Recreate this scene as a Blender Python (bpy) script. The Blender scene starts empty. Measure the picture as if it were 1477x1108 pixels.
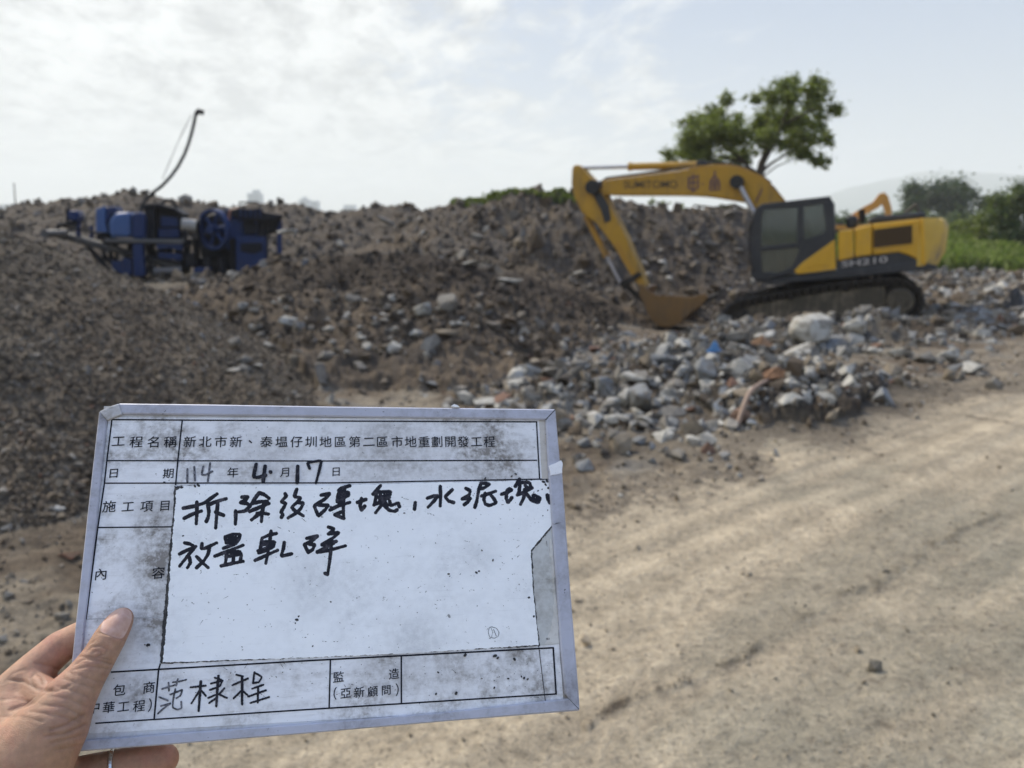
import bpy, bmesh, math, random
import numpy as np
from mathutils import Vector, Matrix
from mathutils.bvhtree import BVHTree
R = math.radians
rng = np.random.default_rng(7)
random.seed(7)
sc = bpy.context.scene
COL = sc.collection

# ------------------------------------------------------------------ camera
F = 1130.0                       # focal length in pixels of the 1477 px wide frame
CAMZ = 1.7
PITCH = math.atan(224.0 / F)
CP, SP = math.cos(PITCH), math.sin(PITCH)
cam_d = bpy.data.cameras.new('camera')
cam_d.lens = 36.0 * F / 1477.0
cam_d.sensor_width = 36.0
cam_d.clip_start = 0.02
cam_d.clip_end = 20000
cam_d.dof.use_dof = True
cam_d.dof.focus_distance = 0.468
cam_d.dof.aperture_fstop = 10.0
cam = bpy.data.objects.new('camera', cam_d)
cam.location = (0, 0, CAMZ)
cam.rotation_euler = (R(90) - PITCH, 0, 0)
COL.objects.link(cam)
sc.camera = cam

# ------------------------------------------------------------------ light
SUN_AZ, SUN_EL = R(-38), R(47)            # azimuth from +Y towards +X (the sun stands left, slightly behind the scene)
sun_dir = Vector((math.sin(SUN_AZ) * math.cos(SUN_EL), math.cos(SUN_AZ) * math.cos(SUN_EL), math.sin(SUN_EL)))
sd = bpy.data.lights.new('sun', 'SUN')
sd.energy = 4.7
sd.angle = R(2.5)
sd.color = (1.0, 0.91, 0.77)
so = bpy.data.objects.new('sun', sd)
so.rotation_euler = (-sun_dir).to_track_quat('-Z', 'Y').to_euler()
COL.objects.link(so)

w = bpy.data.worlds.new('World')
sc.world = w
w.use_nodes = True
nt = w.node_tree
nt.nodes.clear()


class NT:
    """short way to write node trees"""
    def __init__(s, tree):
        s.t = tree
    def n(s, typ, ins=None, **kw):
        o = s.t.nodes.new(typ)
        for k, v in kw.items():
            setattr(o, k, v)
        for k, v in (ins or {}).items():
            if isinstance(v, bpy.types.NodeSocket):
                s.t.links.new(v, o.inputs[k])
            else:
                o.inputs[k].default_value = v
        return o
    def math(s, op, a, b=0.0, c=None, clamp=False):
        ins = {0: a, 1: b}
        if c is not None:
            ins[2] = c
        return s.n('ShaderNodeMath', ins, operation=op, use_clamp=clamp).outputs[0]
    def mix(s, f, a, b, mode='MIX'):
        o = s.t.nodes.new('ShaderNodeMix')
        o.data_type = 'RGBA'
        o.blend_type = mode
        for k, v in ((0, f), (6, a), (7, b)):
            if isinstance(v, bpy.types.NodeSocket):
                s.t.links.new(v, o.inputs[k])
            else:
                o.inputs[k].default_value = v if k == 0 else (tuple(v) + (1.0,))[:4]
        return o.outputs[2]
    def noise(s, vec, scale, detail=4, rough=0.55, dist=0.0, out=0):
        ins = {'Scale': scale, 'Detail': detail, 'Roughness': rough, 'Distortion': dist}
        if vec is not None:
            ins['Vector'] = vec
        return s.n('ShaderNodeTexNoise', ins).outputs[out]
    def ramp(s, f, stops, interp='LINEAR'):
        o = s.n('ShaderNodeValToRGB', {0: f})
        cr = o.color_ramp
        cr.interpolation = interp
        while len(cr.elements) < len(stops):
            cr.elements.new(0.5)
        for e, (p, c) in zip(cr.elements, stops):
            e.position = p
            e.color = (c, c, c, 1) if isinstance(c, (int, float)) else tuple(c) + (1,)
        return o.outputs[0]
    def mapr(s, v, a, b, c=0.0, d=1.0, smooth=False):
        o = s.n('ShaderNodeMapRange', {0: v, 1: a, 2: b, 3: c, 4: d})
        if smooth:
            o.interpolation_type = 'SMOOTHSTEP'
        return o.outputs[0]
    def mapping(s, vec, scale=(1, 1, 1), rot=(0, 0, 0), loc=(0, 0, 0)):
        return s.n('ShaderNodeMapping', {'Vector': vec, 'Scale': scale, 'Rotation': rot, 'Location': loc}).outputs[0]


N = NT(nt)
tc = N.n('ShaderNodeTexCoord')
sep = N.n('ShaderNodeSeparateXYZ', {0: tc.outputs['Generated']})
el = N.math('MAXIMUM', sep.outputs[2], 0.0)
inv = N.math('DIVIDE', 1.0, N.math('ADD', el, 0.16))
pv = N.n('ShaderNodeVectorMath', {0: tc.outputs['Generated'], 'Scale': inv}, operation='SCALE').outputs[0]
pv = N.mapping(pv, scale=(1.0, 0.55, 0.0), rot=(0, 0, R(28)))
c1 = N.noise(pv, 1.1, 8, 0.64, 0.6)
c2 = N.noise(N.mapping(pv, scale=(1, 1.6, 1), loc=(4, 2, 0)), 3.2, 8, 0.62, 0.4)
cn = N.math('ADD', N.math('MULTIPLY', c1, 0.62), N.math('MULTIPLY', c2, 0.38))
# cloud cover thins out towards the right
side = N.n('ShaderNodeVectorMath', {0: tc.outputs['Generated'], 1: (0.93, -0.1, 0.42)}, operation='DOT_PRODUCT').outputs['Value']
cover = N.mapr(side, -0.30, 0.60, 0.17, -0.27)
mask = N.mapr(N.math('ADD', cn, cover), 0.43, 0.60, 0, 1, True)
sky = N.n('ShaderNodeTexSky', sky_type='NISHITA', sun_disc=False, sun_elevation=SUN_EL, sun_rotation=SUN_AZ,
          air_density=1.0, dust_density=2.0)
base = N.n('ShaderNodeVectorMath', {0: sky.outputs[0], 'Scale': 0.075}, operation='SCALE').outputs[0]
blue = N.mix(N.mapr(el, 0.0, 0.6, 0, 1), (0.66, 0.75, 0.85), (0.27, 0.43, 0.80))
base = N.mix(0.72, base, blue)
shade = N.mapr(N.math('ADD', N.math('MULTIPLY', c2, 0.6), N.math('MULTIPLY', N.noise(pv, 9.0, 7, 0.65, 0.6), 0.4)), 0.41, 0.575, 0.66, 1.14)
cl = N.n('ShaderNodeVectorMath', {0: N.n('ShaderNodeCombineXYZ', {0: 0.885, 1: 0.895, 2: 0.87}).outputs[0], 'Scale': shade}, operation='SCALE').outputs[0]
col = N.mix(N.math('MULTIPLY', mask, 0.92), base, cl)
# pale band of thick air along the horizon
hz = N.math('POWER', N.math('SUBTRACT', 1.0, N.math('MINIMUM', el, 1.0)), 12.0)
col = N.mix(N.math('MULTIPLY', hz, 0.7), col, (0.82, 0.84, 0.825))
# overcast skies grow brighter overhead; veil around the sun
over = N.mapr(el, 0.25, 0.95, 1.0, 1.75)
sdot = N.n('ShaderNodeVectorMath', {0: tc.outputs['Generated'], 1: tuple(sun_dir)}, operation='DOT_PRODUCT').outputs['Value']
glow = N.math('MULTIPLY', N.math('POWER', N.math('MAXIMUM', sdot, 0.0), 9.0), 0.9)
col = N.n('ShaderNodeVectorMath', {0: col, 'Scale': N.math('ADD', over, glow)}, operation='SCALE').outputs[0]
bg = N.n('ShaderNodeBackground', {'Color': col, 'Strength': 1.0})
wo = N.n('ShaderNodeOutputWorld', {'Surface': bg.outputs[0]})

sc.view_settings.view_transform = 'Standard'
sc.view_settings.look = 'None'
sc.view_settings.exposure = 0.0
sc.view_settings.gamma = 1
sc.view_settings.use_curve_mapping = False
sc.cycles.use_denoising = True
sc.cycles.max_bounces = 6
sc.cycles.diffuse_bounces = 3
sc.cycles.glossy_bounces = 3
sc.cycles.transmission_bounces = 4
sc.cycles.volume_bounces = 3
sc.cycles.transparent_max_bounces = 8
sc.cycles.caustics_reflective = False
sc.cycles.caustics_refractive = False

# ------------------------------------------------------------------ geometry helpers
def ray(px, py):
    dx, dy = (px - 738.5) / F, (554.0 - py) / F
    return np.array((dx, CP + dy * SP, dy * CP - SP))
def P(px, py, Y):
    """world point at forward distance Y that the camera sees at photo pixel (px, py)"""
    d = ray(px, py)
    return d * (Y / d[1]) + (0, 0, CAMZ)
def G(px, py, z=0.0):
    d = ray(px, py)
    return d * ((z - CAMZ) / d[2]) + (0, 0, CAMZ)
def Wc(px, py, zc):
    return ray(px, py) * zc + (0, 0, CAMZ)

def link(name, me, mats=(), parent=None, label=None, cat=None, group=None, kind=None):
    o = bpy.data.objects.new(name, me)
    for m in mats if isinstance(mats, (list, tuple)) else (mats,):
        if me is not None:
            me.materials.append(m)
    if parent is not None:
        o.parent = parent
    COL.objects.link(o)
    tag(o, label, cat, group, kind)
    return o
def tag(o, label=None, cat=None, group=None, kind=None):
    for k, v in (('label', label), ('category', cat), ('group', group), ('kind', kind)):
        if v:
            o[k] = v
    return o
def empty(name, loc, rz=0, **kw):
    o = bpy.data.objects.new(name, None)
    o.location = loc
    o.rotation_euler = (0, 0, rz)
    COL.objects.link(o)
    return tag(o, **kw)
def mesh_np(name, verts, faces, smooth=False, colors=None):
    """faces: (n,k) int array with fixed k, or list of lists"""
    me = bpy.data.meshes.new(name)
    verts = np.asarray(verts, dtype=np.float32)
    if isinstance(faces, np.ndarray):
        k = faces.shape[1]
        tot = np.full(len(faces), k, dtype=np.int32)
        flat = faces.astype(np.int32).ravel()
    else:
        tot = np.array([len(f) for f in faces], dtype=np.int32)
        flat = np.array([i for f in faces for i in f], dtype=np.int32)
    me.vertices.add(len(verts))
    me.vertices.foreach_set('co', verts.ravel())
    me.loops.add(len(flat))
    me.loops.foreach_set('vertex_index', flat)
    me.polygons.add(len(tot))
    me.polygons.foreach_set('loop_start', np.concatenate(([0], np.cumsum(tot)[:-1])).astype(np.int32))
    me.polygons.foreach_set('loop_total', tot)
    me.polygons.foreach_set('use_smooth', np.full(len(tot), bool(smooth)))
    if colors is not None:
        a = me.color_attributes.new('Col', 'FLOAT_COLOR', 'POINT')
        c = np.ones((len(verts), 4), dtype=np.float32)
        c[:, :3] = colors
        a.data.foreach_set('color', c.ravel())
    me.update(calc_edges=True)
    me.validate()
    return me

class MB:
    """collects simple shapes into one mesh"""
    def __init__(s):
        s.v, s.f = [], []
    def add(s, vs, fs):
        b = len(s.v)
        s.v += [tuple(map(float, p)) for p in vs]
        s.f += [[b + i for i in f] for f in fs]
        return s
    def box(s, c, size, rot=None):
        hx, hy, hz = [q / 2 for q in size]
        vs = [Vector((x, y, z)) for x in (-hx, hx) for y in (-hy, hy) for z in (-hz, hz)]
        if rot is not None:
            vs = [rot @ q for q in vs]
        c = Vector(c)
        return s.add([q + c for q in vs], [(0, 1, 3, 2), (4, 6, 7, 5), (0, 4, 5, 1), (2, 3, 7, 6), (0, 2, 6, 4), (1, 5, 7, 3)])
    def prism(s, front, back):
        """two matching loops of points"""
        n = len(front)
        fs = [list(range(n))[::-1], list(range(n, 2 * n))]
        fs += [(i, (i + 1) % n, n + (i + 1) % n, n + i) for i in range(n)]
        return s.add(list(front) + list(back), fs)
    def tube(s, pts, rads, n=10, cap=True, flat=1.0):
        pts = [Vector(p) for p in pts]
        if isinstance(rads, (int, float)):
            rads = [rads] * len(pts)
        b = len(s.v)
        up = None
        for i, p in enumerate(pts):
            t = (pts[min(i + 1, len(pts) - 1)] - pts[max(i - 1, 0)]).normalized()
            if up is None:
                up = Vector((0, 0, 1)) if abs(t.z) < 0.9 else Vector((0, 1, 0))
            a = t.cross(up).normalized()
            up = a.cross(t).normalized()
            for k in range(n):
                th = 2 * math.pi * k / n
                q = p + a * math.cos(th) * rads[i] + up * math.sin(th) * rads[i] * flat
                s.v.append(tuple(q))
        for i in range(len(pts) - 1):
            for k in range(n):
                s.f.append([b + i * n + k, b + i * n + (k + 1) % n, b + (i + 1) * n + (k + 1) % n, b + (i + 1) * n + k])
        if cap:
            s.f.append([b + k for k in range(n)][::-1])
            s.f.append([b + (len(pts) - 1) * n + k for k in range(n)])
        return s
    def build(s, name, mat, parent=None, bevel=0.0, smooth=False, **kw):
        me = bpy.data.meshes.new(name)
        me.from_pydata(s.v, [], s.f)
        bm = bmesh.new()
        bm.from_mesh(me)
        bmesh.ops.recalc_face_normals(bm, faces=bm.faces)
        bm.to_mesh(me)
        bm.free()
        if smooth:
            me.polygons.foreach_set('use_smooth', [True] * len(me.polygons))
            me.set_sharp_from_angle(angle=R(40))
        o = link(name, me, mat, parent, **kw)
        if bevel:
            m = o.modifiers.new('bevel', 'BEVEL')
            m.width = bevel
            m.segments = 2
            m.limit_method = 'ANGLE'
            m.angle_limit = R(35)
        return o

# gradient noise, numpy
_perm = np.random.default_rng(11).permutation(4096).astype(np.int64)
_g = np.random.default_rng(12).uniform(0, 2 * math.pi, 4096)
_gx, _gy = np.cos(_g), np.sin(_g)
def pnoise(x, y, seed=0):
    xi, yi = np.floor(x).astype(np.int64), np.floor(y).astype(np.int64)
    xf, yf = x - xi, y - yi
    u, v = xf * xf * xf * (xf * (xf * 6 - 15) + 10), yf * yf * yf * (yf * (yf * 6 - 15) + 10)
    def g(ix, iy, dx, dy):
        h = _perm[(_perm[(ix + seed * 131) & 4095] + iy) & 4095]
        return _gx[h] * dx + _gy[h] * dy
    a, b = g(xi, yi, xf, yf), g(xi + 1, yi, xf - 1, yf)
    c, d = g(xi, yi + 1, xf, yf - 1), g(xi + 1, yi + 1, xf - 1, yf - 1)
    return ((a + (b - a) * u) + ((c + (d - c) * u) - (a + (b - a) * u)) * v) * 1.5
def fbm(x, y, octs=4, seed=0, gain=0.5, ridged=False):
    s, a, t = 0, 1.0, 0
    for i in range(octs):
        n_ = pnoise(x * 2 ** i, y * 2 ** i, seed + i * 7)
        if ridged:
            n_ = 1 - 2 * np.abs(n_)
        s = s + a * n_
        t += a
        a *= gain
    return s / t
def sstep(a, b, x):
    t = np.clip((x - a) / (b - a), 0, 1)
    return t * t * (3 - 2 * t)

# ------------------------------------------------------------------ materials
def new_mat(name):
    m = bpy.data.materials.new(name)
    m.use_nodes = True
    m.node_tree.nodes.clear()
    return m, NT(m.node_tree)
def finish(m, n, **ins):
    bump = ins.pop('bump', None)
    b = n.n('ShaderNodeBsdfPrincipled')
    for k, v in ins.items():
        k = k.replace('_', ' ')
        if isinstance(v, bpy.types.NodeSocket):
            n.t.links.new(v, b.inputs[k])
        else:
            b.inputs[k].default_value = (tuple(v) + (1,)) if isinstance(v, tuple) and len(v) == 3 and 'Radius' not in k else v
    if bump is not None:
        h, st, dist = bump
        bn = n.n('ShaderNodeBump', {'Height': h, 'Strength': st, 'Distance': dist})
        n.t.links.new(bn.outputs[0], b.inputs['Normal'])
    o = n.n('ShaderNodeOutputMaterial', {'Surface': b.outputs[0]})
    return m
def paint(name, col, rough=0.45, dirt=0.35, dirt_col=(0.16, 0.13, 0.10), scale=3.0, metal=0.0, spec=0.5):
    """painted or bare metal with dust, streaks and small chips"""
    m, n = new_mat(name)
    t = n.n('ShaderNodeTexCoord').outputs['Object']
    a = n.noise(t, scale, 6, 0.65)
    b = n.noise(n.mapping(t, scale=(4, 4, 0.6)), scale * 1.3, 4, 0.6)
    c = n.noise(t, scale * 14, 3, 0.6)
    k = n.math('ADD', n.math('MULTIPLY', a, 0.6), n.math('MULTIPLY', b, 0.4))
    k = n.mapr(k, 0.45, 0.68, 0, 1, True)
    k = n.math('MULTIPLY', n.math('ADD', k, n.mapr(c, 0.62, 0.72)), dirt, clamp=True)
    v = n.mix(n.mapr(a, 0.3, 0.7), tuple(q * 0.86 for q in col), tuple(min(1, q * 1.1) for q in col))
    cc = n.mix(k, v, dirt_col)
    rr = n.mapr(k, 0, 1, rough, 0.85)
    return finish(m, n, Base_Color=cc, Roughness=rr, Metallic=metal, Specular_IOR_Level=spec, bump=(c, 0.15, 0.01))
def attr_mat(name, rough=0.9, s1=30.0, amt=0.35, bump=0.6, bdist=0.02):
    """colour from the mesh attribute with grain on top"""
    m, n = new_mat(name)
    a = n.n('ShaderNodeAttribute', attribute_name='Col').outputs['Color']
    t = n.n('ShaderNodeTexCoord').outputs['Object']
    g = n.noise(t, s1, 6, 0.7)
    g2 = n.noise(t, s1 * 0.17, 5, 0.65)
    g3 = n.noise(t, s1 * 5.5, 3, 0.6)
    g4 = n.noise(n.mapping(t, loc=(3, 1, 2)), s1 * 2.6, 2, 0.5)
    f = n.math('ADD', n.mapr(g, 0.25, 0.75, 1 - amt, 1 + amt), n.mapr(g2, 0.3, 0.7, -amt * 0.6, amt * 0.6))
    f = n.math('ADD', f, n.mapr(g3, 0.3, 0.7, -amt * 0.7, amt * 0.7))
    f = n.math('MULTIPLY', f, n.mapr(g4, 0.60, 0.70, 1.0, 0.55))
    c = n.n('ShaderNodeVectorMath', {0: a, 'Scale': f}, operation='SCALE').outputs[0]
    return finish(m, n, Base_Color=c, Roughness=rough, Specular_IOR_Level=0.25, bump=(g, bump, bdist))

M_ground = attr_mat('earth', 0.95, 22.0, 0.34, 0.9, 0.03)
M_rock = attr_mat('broken_concrete', 0.93, 14.0, 0.30, 0.5, 0.015)
M_leaf_n = None
def leaf_mat(name):
    m, n = new_mat(name)
    a = n.n('ShaderNodeAttribute', attribute_name='Col').outputs['Color']
    b = n.n('ShaderNodeBsdfPrincipled', {'Base Color': a, 'Roughness': 0.55, 'Specular IOR Level': 0.35})
    tr = n.n('ShaderNodeBsdfTranslucent', {'Color': n.n('ShaderNodeVectorMath', {0: a, 1: (1.3, 1.5, 0.5)}, operation='MULTIPLY').outputs[0]})
    mx = n.n('ShaderNodeMixShader', {0: 0.3, 1: b.outputs[0], 2: tr.outputs[0]})
    n.n('ShaderNodeOutputMaterial', {'Surface': mx.outputs[0]})
    return m
M_leaf = leaf_mat('leaf')
M_bark = paint('bark', (0.07, 0.055, 0.045), 0.9, 0.4, (0.12, 0.10, 0.08), 6)
# ------------------------------------------------------------------ terrain
# crest lines of the heaps: (photo x, photo y, forward distance), slope of the flanks
CRESTS = {
    'gravel_pile': ((0.37, 0.60), [(110, 668, 5.0), (30, 645, 4.9), (-120, 585, 5.3), (-320, 500, 6.2), (-420, 250, 8.6), (-150, 300, 8.6), (0, 338, 8.6), (70, 362, 8.7), (150, 410, 8.6), (212, 446, 8.5),
                           (270, 490, 8.0), (330, 540, 7.4), (390, 590, 6.7)]),
    'dirt_mound': ((0.25, 0.42), [(190, 450, 15.5), (235, 430, 15.2), (300, 416, 15.0), (350, 406, 14.8), (400, 388, 14.5), (440, 390, 14.2),
                          (495, 376, 13.8), (560, 371, 13.6), (610, 376, 13.6), (650, 392, 13.6), (700, 412, 14.0),
                          (760, 408, 16.5), (800, 415, 17.4), (850, 438, 18.0), (890, 462, 18.4)]),
    'rubble_ridge': (0.34, [(-300, 285, 30), (-60, 296, 30), (0, 303, 30), (40, 296, 30), (75, 287, 30), (110, 285, 30), (150, 286, 30), (190, 280, 30),
                            (235, 288, 30), (300, 295, 30), (360, 298, 30), (420, 299, 30), (480, 305, 29), (525, 317, 28), (545, 303, 27),
                            (585, 300, 27), (615, 312, 26), (640, 322, 26)]),
    'rubble_bank': (0.62, [(640, 316, 25), (662, 300, 24.5), (700, 290, 24), (740, 286, 23.6), (790, 283, 23.2), (830, 284, 23), (860, 288, 23),
                           (900, 294, 23), (950, 299, 23), (1000, 306, 23), (1060, 320, 23), (1105, 338, 23), (1150, 376, 23)]),
    'rubble_apron': (0.42, [(600, 340, 23), (690, 348, 21.0), (760, 365, 20.6), (830, 378, 20.4), (900, 390, 20.3), (1000, 390, 20.3),
                            (1090, 398, 20.5), (1180, 394, 21.5), (1260, 385, 22.5)]),
    'rubble_heap': (0.34, [(700, 590, 7.5), (800, 570, 7.6), (870, 548, 8.2), (940, 522, 9.0), (1000, 500, 10), (1085, 548, 7.7), (1225, 542, 8.5), (1085, 548, 7.7), (1000, 500, 10), (1060, 487, 11),
                           (1120, 470, 12.0), (1180, 466, 12.4), (1250, 470, 12.6), (1330, 478, 12.6), (1400, 485, 12.8), (1520, 470, 14)]),
}
BASE = []
for px, py, Y in [(600, 570, 8.3), (740, 520, 10.5), (800, 480, 13.5), (960, 476, 16.9), (1050, 478, 16.2), (1130, 474, 15.8), (1200, 470, 15.3),
                  (1320, 458, 14.6), (1400, 440, 16), (1477, 425, 19), (1540, 425, 19), (1477, 402, 24), (1400, 398, 24), (1300, 398, 24), (1400, 392, 27), (1540, 390, 28),
                  (1400, 368, 34), (1477, 366, 36), (1400, 348, 44), (1600, 348, 44),
                  (230, 405, 21), (330, 400, 22), (150, 395, 22), (420, 395, 20), (600, 370, 20), (500, 470, 11.5), (640, 460, 12)]:
    BASE.append(tuple(P(px, py, Y)))
for x in np.linspace(-9, 12, 15):
    for y in (-6, -2, 0, 1.5, 3, 4.5):
        BASE.append((x, y, 0.0))
for px, py in [(900, 640), (1000, 620), (1150, 590), (1250, 560), (1350, 545), (1440, 525), (1540, 505), (1700, 505), (700, 640), (560, 620), (850, 700), (1300, 620), (1477, 600)]:
    BASE.append(tuple(G(px, py)))
BASE = np.array(BASE)

def base_h(x, y):
    num = np.zeros_like(x)
    den = np.zeros_like(x)
    for bx, by, bz in BASE:
        d2 = (x - bx) ** 2 + (y - by) ** 2
        wt = 1.0 / (d2 + 0.15) ** 1.9
        num += wt * bz
        den += wt
    h = num / den
    far = sstep(46, 75, np.hypot(x, y))
    return h * (1 - far) + 0.9 * far * (x > 0) + 0.0

def seg_field(x, y, pts, slope_):
    slope = slope_
    best = np.full_like(x, -50.0)
    for (ax, ay, az), (bx, by, bz) in zip(pts[:-1], pts[1:]):
        vx, vy = bx - ax, by - ay
        t = np.clip(((x - ax) * vx + (y - ay) * vy) / (vx * vx + vy * vy), 0, 1)
        d = np.hypot(x - ax - t * vx, y - ay - t * vy)
        z = az + t * (bz - az)
        if isinstance(slope_, tuple):      # gentler run-out towards the road, steeper elsewhere
            cf = np.clip((ay + t * vy - y) / (d + 1e-6), 0, 1) ** 2
            slope = slope_[1] + (slope_[0] - slope_[1]) * cf
        best = np.maximum(best, z - slope * (np.sqrt(d * d + 0.10) - 0.316))
    return best
CP3 = {k: (s, [tuple(P(*q)) for q in pts]) for k, (s, pts) in CRESTS.items()}
ZN = ['ground'] + list(CRESTS)
# haul road direction on the ground
RA, RB = G(880, 1060), G(1400, 762)
rd = (RB - RA)[:2]
rd /= np.linalg.norm(rd)
rn = np.array((-rd[1], rd[0]))          # towards the upper left
def road_uv(x, y):
    return (x - RA[0]) * rd[0] + (y - RA[1]) * rd[1], (x - RA[0]) * rn[0] + (y - RA[1]) * rn[1]

CRACKS = [[(845, 1048), (885, 1022), (925, 1002), (960, 996), (990, 982)], [(1040, 962), (1072, 948), (1098, 930)], [(1212, 858), (1240, 850), (1270, 838), (1300, 818), (1332, 803)],
          [(1345, 786), (1375, 775), (1392, 762)], [(1408, 758), (1440, 742)], [(1262, 852), (1280, 832)], [(1150, 893), (1180, 880)], [(1395, 600), (1450, 612)]]
CRG = [[tuple(G(*q)[:2]) for q in c] for c in CRACKS]
def crack_dist(x, y):
    best = np.full_like(x, 9.0)
    near_ = (np.hypot(x, y) < 9) & (x > -0.5)
    xs, ys = x[near_], y[near_]
    wx, wy = xs + 0.02 * fbm(xs * 6, ys * 6, 2, 85), ys + 0.02 * fbm(xs * 6 + 5, ys * 6, 2, 86)
    b = np.full_like(xs, 9.0)
    for c in CRG:
        for (ax, ay), (bx, by) in zip(c[:-1], c[1:]):
            vx, vy = bx - ax, by - ay
            t = np.clip(((wx - ax) * vx + (wy - ay) * vy) / (vx * vx + vy * vy), 0, 1)
            b = np.minimum(b, np.hypot(wx - ax - t * vx, wy - ay - t * vy))
    best[near_] = b
    return best, None

def terrain(x, y, detail=True):
    """height and zone index"""
    b = base_h(x, y)
    # fade the heaps' flanks in with noise so that their feet are ragged
    jit = fbm(x * 0.9, y * 0.9, 3, 3) * 0.5
    hs = [b]
    for k in CRESTS:
        s, pts = CP3[k]
        f = seg_field(x, y, pts, s)
        am = {'gravel_pile': 0.10, 'dirt_mound': 0.20, 'rubble_ridge': 0.28, 'rubble_bank': 0.42, 'rubble_apron': 0.24, 'rubble_heap': 0.16}[k]
        f = f + am * fbm(x * 0.55 + 9, y * 0.55, 4, 20 + len(hs)) 
        if k == 'rubble_bank':      # gullied steep face
            f = f + 0.22 * fbm(x * 1.6, y * 0.7, 3, 91, ridged=True)
        hs.append(f)
    H = np.stack(hs)
    zone = np.argmax(H, axis=0)
    h = hs[0]
    for f in hs[1:]:
        kk = 0.22
        d = np.abs(h - f)
        h = np.maximum(h, f) + np.where(d < kk, (kk - d) ** 2 / (4 * kk), 0)
    if detail:
        r = np.hypot(x, y)
        rough = np.where(zone == 0, 0.0, 1.0)
        # rough ground of the yard beyond the road edge
        edge = road_edge(x, y)
        rough = np.maximum(rough, 0.3 * edge)
        fine = 0.13 * fbm(x * 1.5, y * 1.5, 3, 41, ridged=True) + 0.085 * fbm(x * 5, y * 5, 3, 47) + 0.05 * fbm(x * 15, y * 15, 3, 53)
        fine = np.where((zone >= 3) & (zone <= 5), fine * 0.62 + 0.16 * fbm(x * 0.8, y * 0.8, 3, 59), fine)
        gp = (zone == 1)
        fine = np.where(gp, 0.06 * fbm(x * 1.4, y * 1.0, 3, 41) + 0.022 * fbm(x * 8, y * 8, 3, 47) + 0.014 * fbm(x * 26, y * 26, 3, 53), fine)
        h = h + rough * fine * np.clip(r / 3, 0.5, 1)
        h = h + (r > 60) * 0
        u, v = road_uv(x, y)
        near = (1 - edge) * (zone == 0)
        rr = 0.009 * fbm(u * 0.5, v * 2.6, 3, 61) + 0.007 * fbm(u * 0.15, v * 7.0, 3, 65) + 0.006 * fbm(x * 1.7, y * 1.7, 4, 63) + 0.0045 * fbm(x * 16, y * 16, 3, 67)
        # broken ledges left by wheels
        for v0, amp, sd_, w_ in ((0.1, 0.02, 5, 0.10), (0.62, 0.02, 6, 0.08), (1.15, 0.022, 7, 0.10), (-0.62, 0.022, 8, 0.06), (1.9, 0.02, 9, 0.12)):
            vv = v - v0 - 0.055 * fbm(u * 1.3, u * 0 + sd_, 3, 71 + sd_)
            on = sstep(0.02, 0.30, fbm(u * 0.9 + sd_ * 3.1, u * 0 + 4.5, 2, 77 + sd_))
            rr = rr + amp * on * sstep(-w_, w_, vv) * (1 - sstep(w_, 0.45, vv))
        dl, tl = crack_dist(x, y)
        rr = rr + 0.010 * np.exp(-((dl - 0.008) / 0.012) ** 2) * (0.4 + 0.9 * sstep(-.2, .3, fbm(x * 9, y * 9, 2, 87)))
        h = h + near * rr
    return h, zone

EDGE_PTS = [tuple(G(px, py)[:2]) for px, py in [(-900, 1800), (-150, 1150), (60, 1020), (250, 880), (450, 775), (700, 715), (830, 705), (905, 690), (1000, 650), (1100, 622), (1190, 600), (1260, 570), (1340, 552), (1425, 540), (1477, 505), (1560, 500)]] + [(30, 26)]
def road_edge(x, y):
    """0 on the sandy road, 1 beyond its far edge"""
    ex = np.array([q[0] for q in EDGE_PTS]); ey = np.array([q[1] for q in EDGE_PTS])
    yy = np.interp(x, ex, ey)
    n_ = fbm(x * 0.8, y * 0.8, 4, 81) * 0.9
    return sstep(-0.95, 0.45, (y - yy) * 0.8 + n_)

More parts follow.
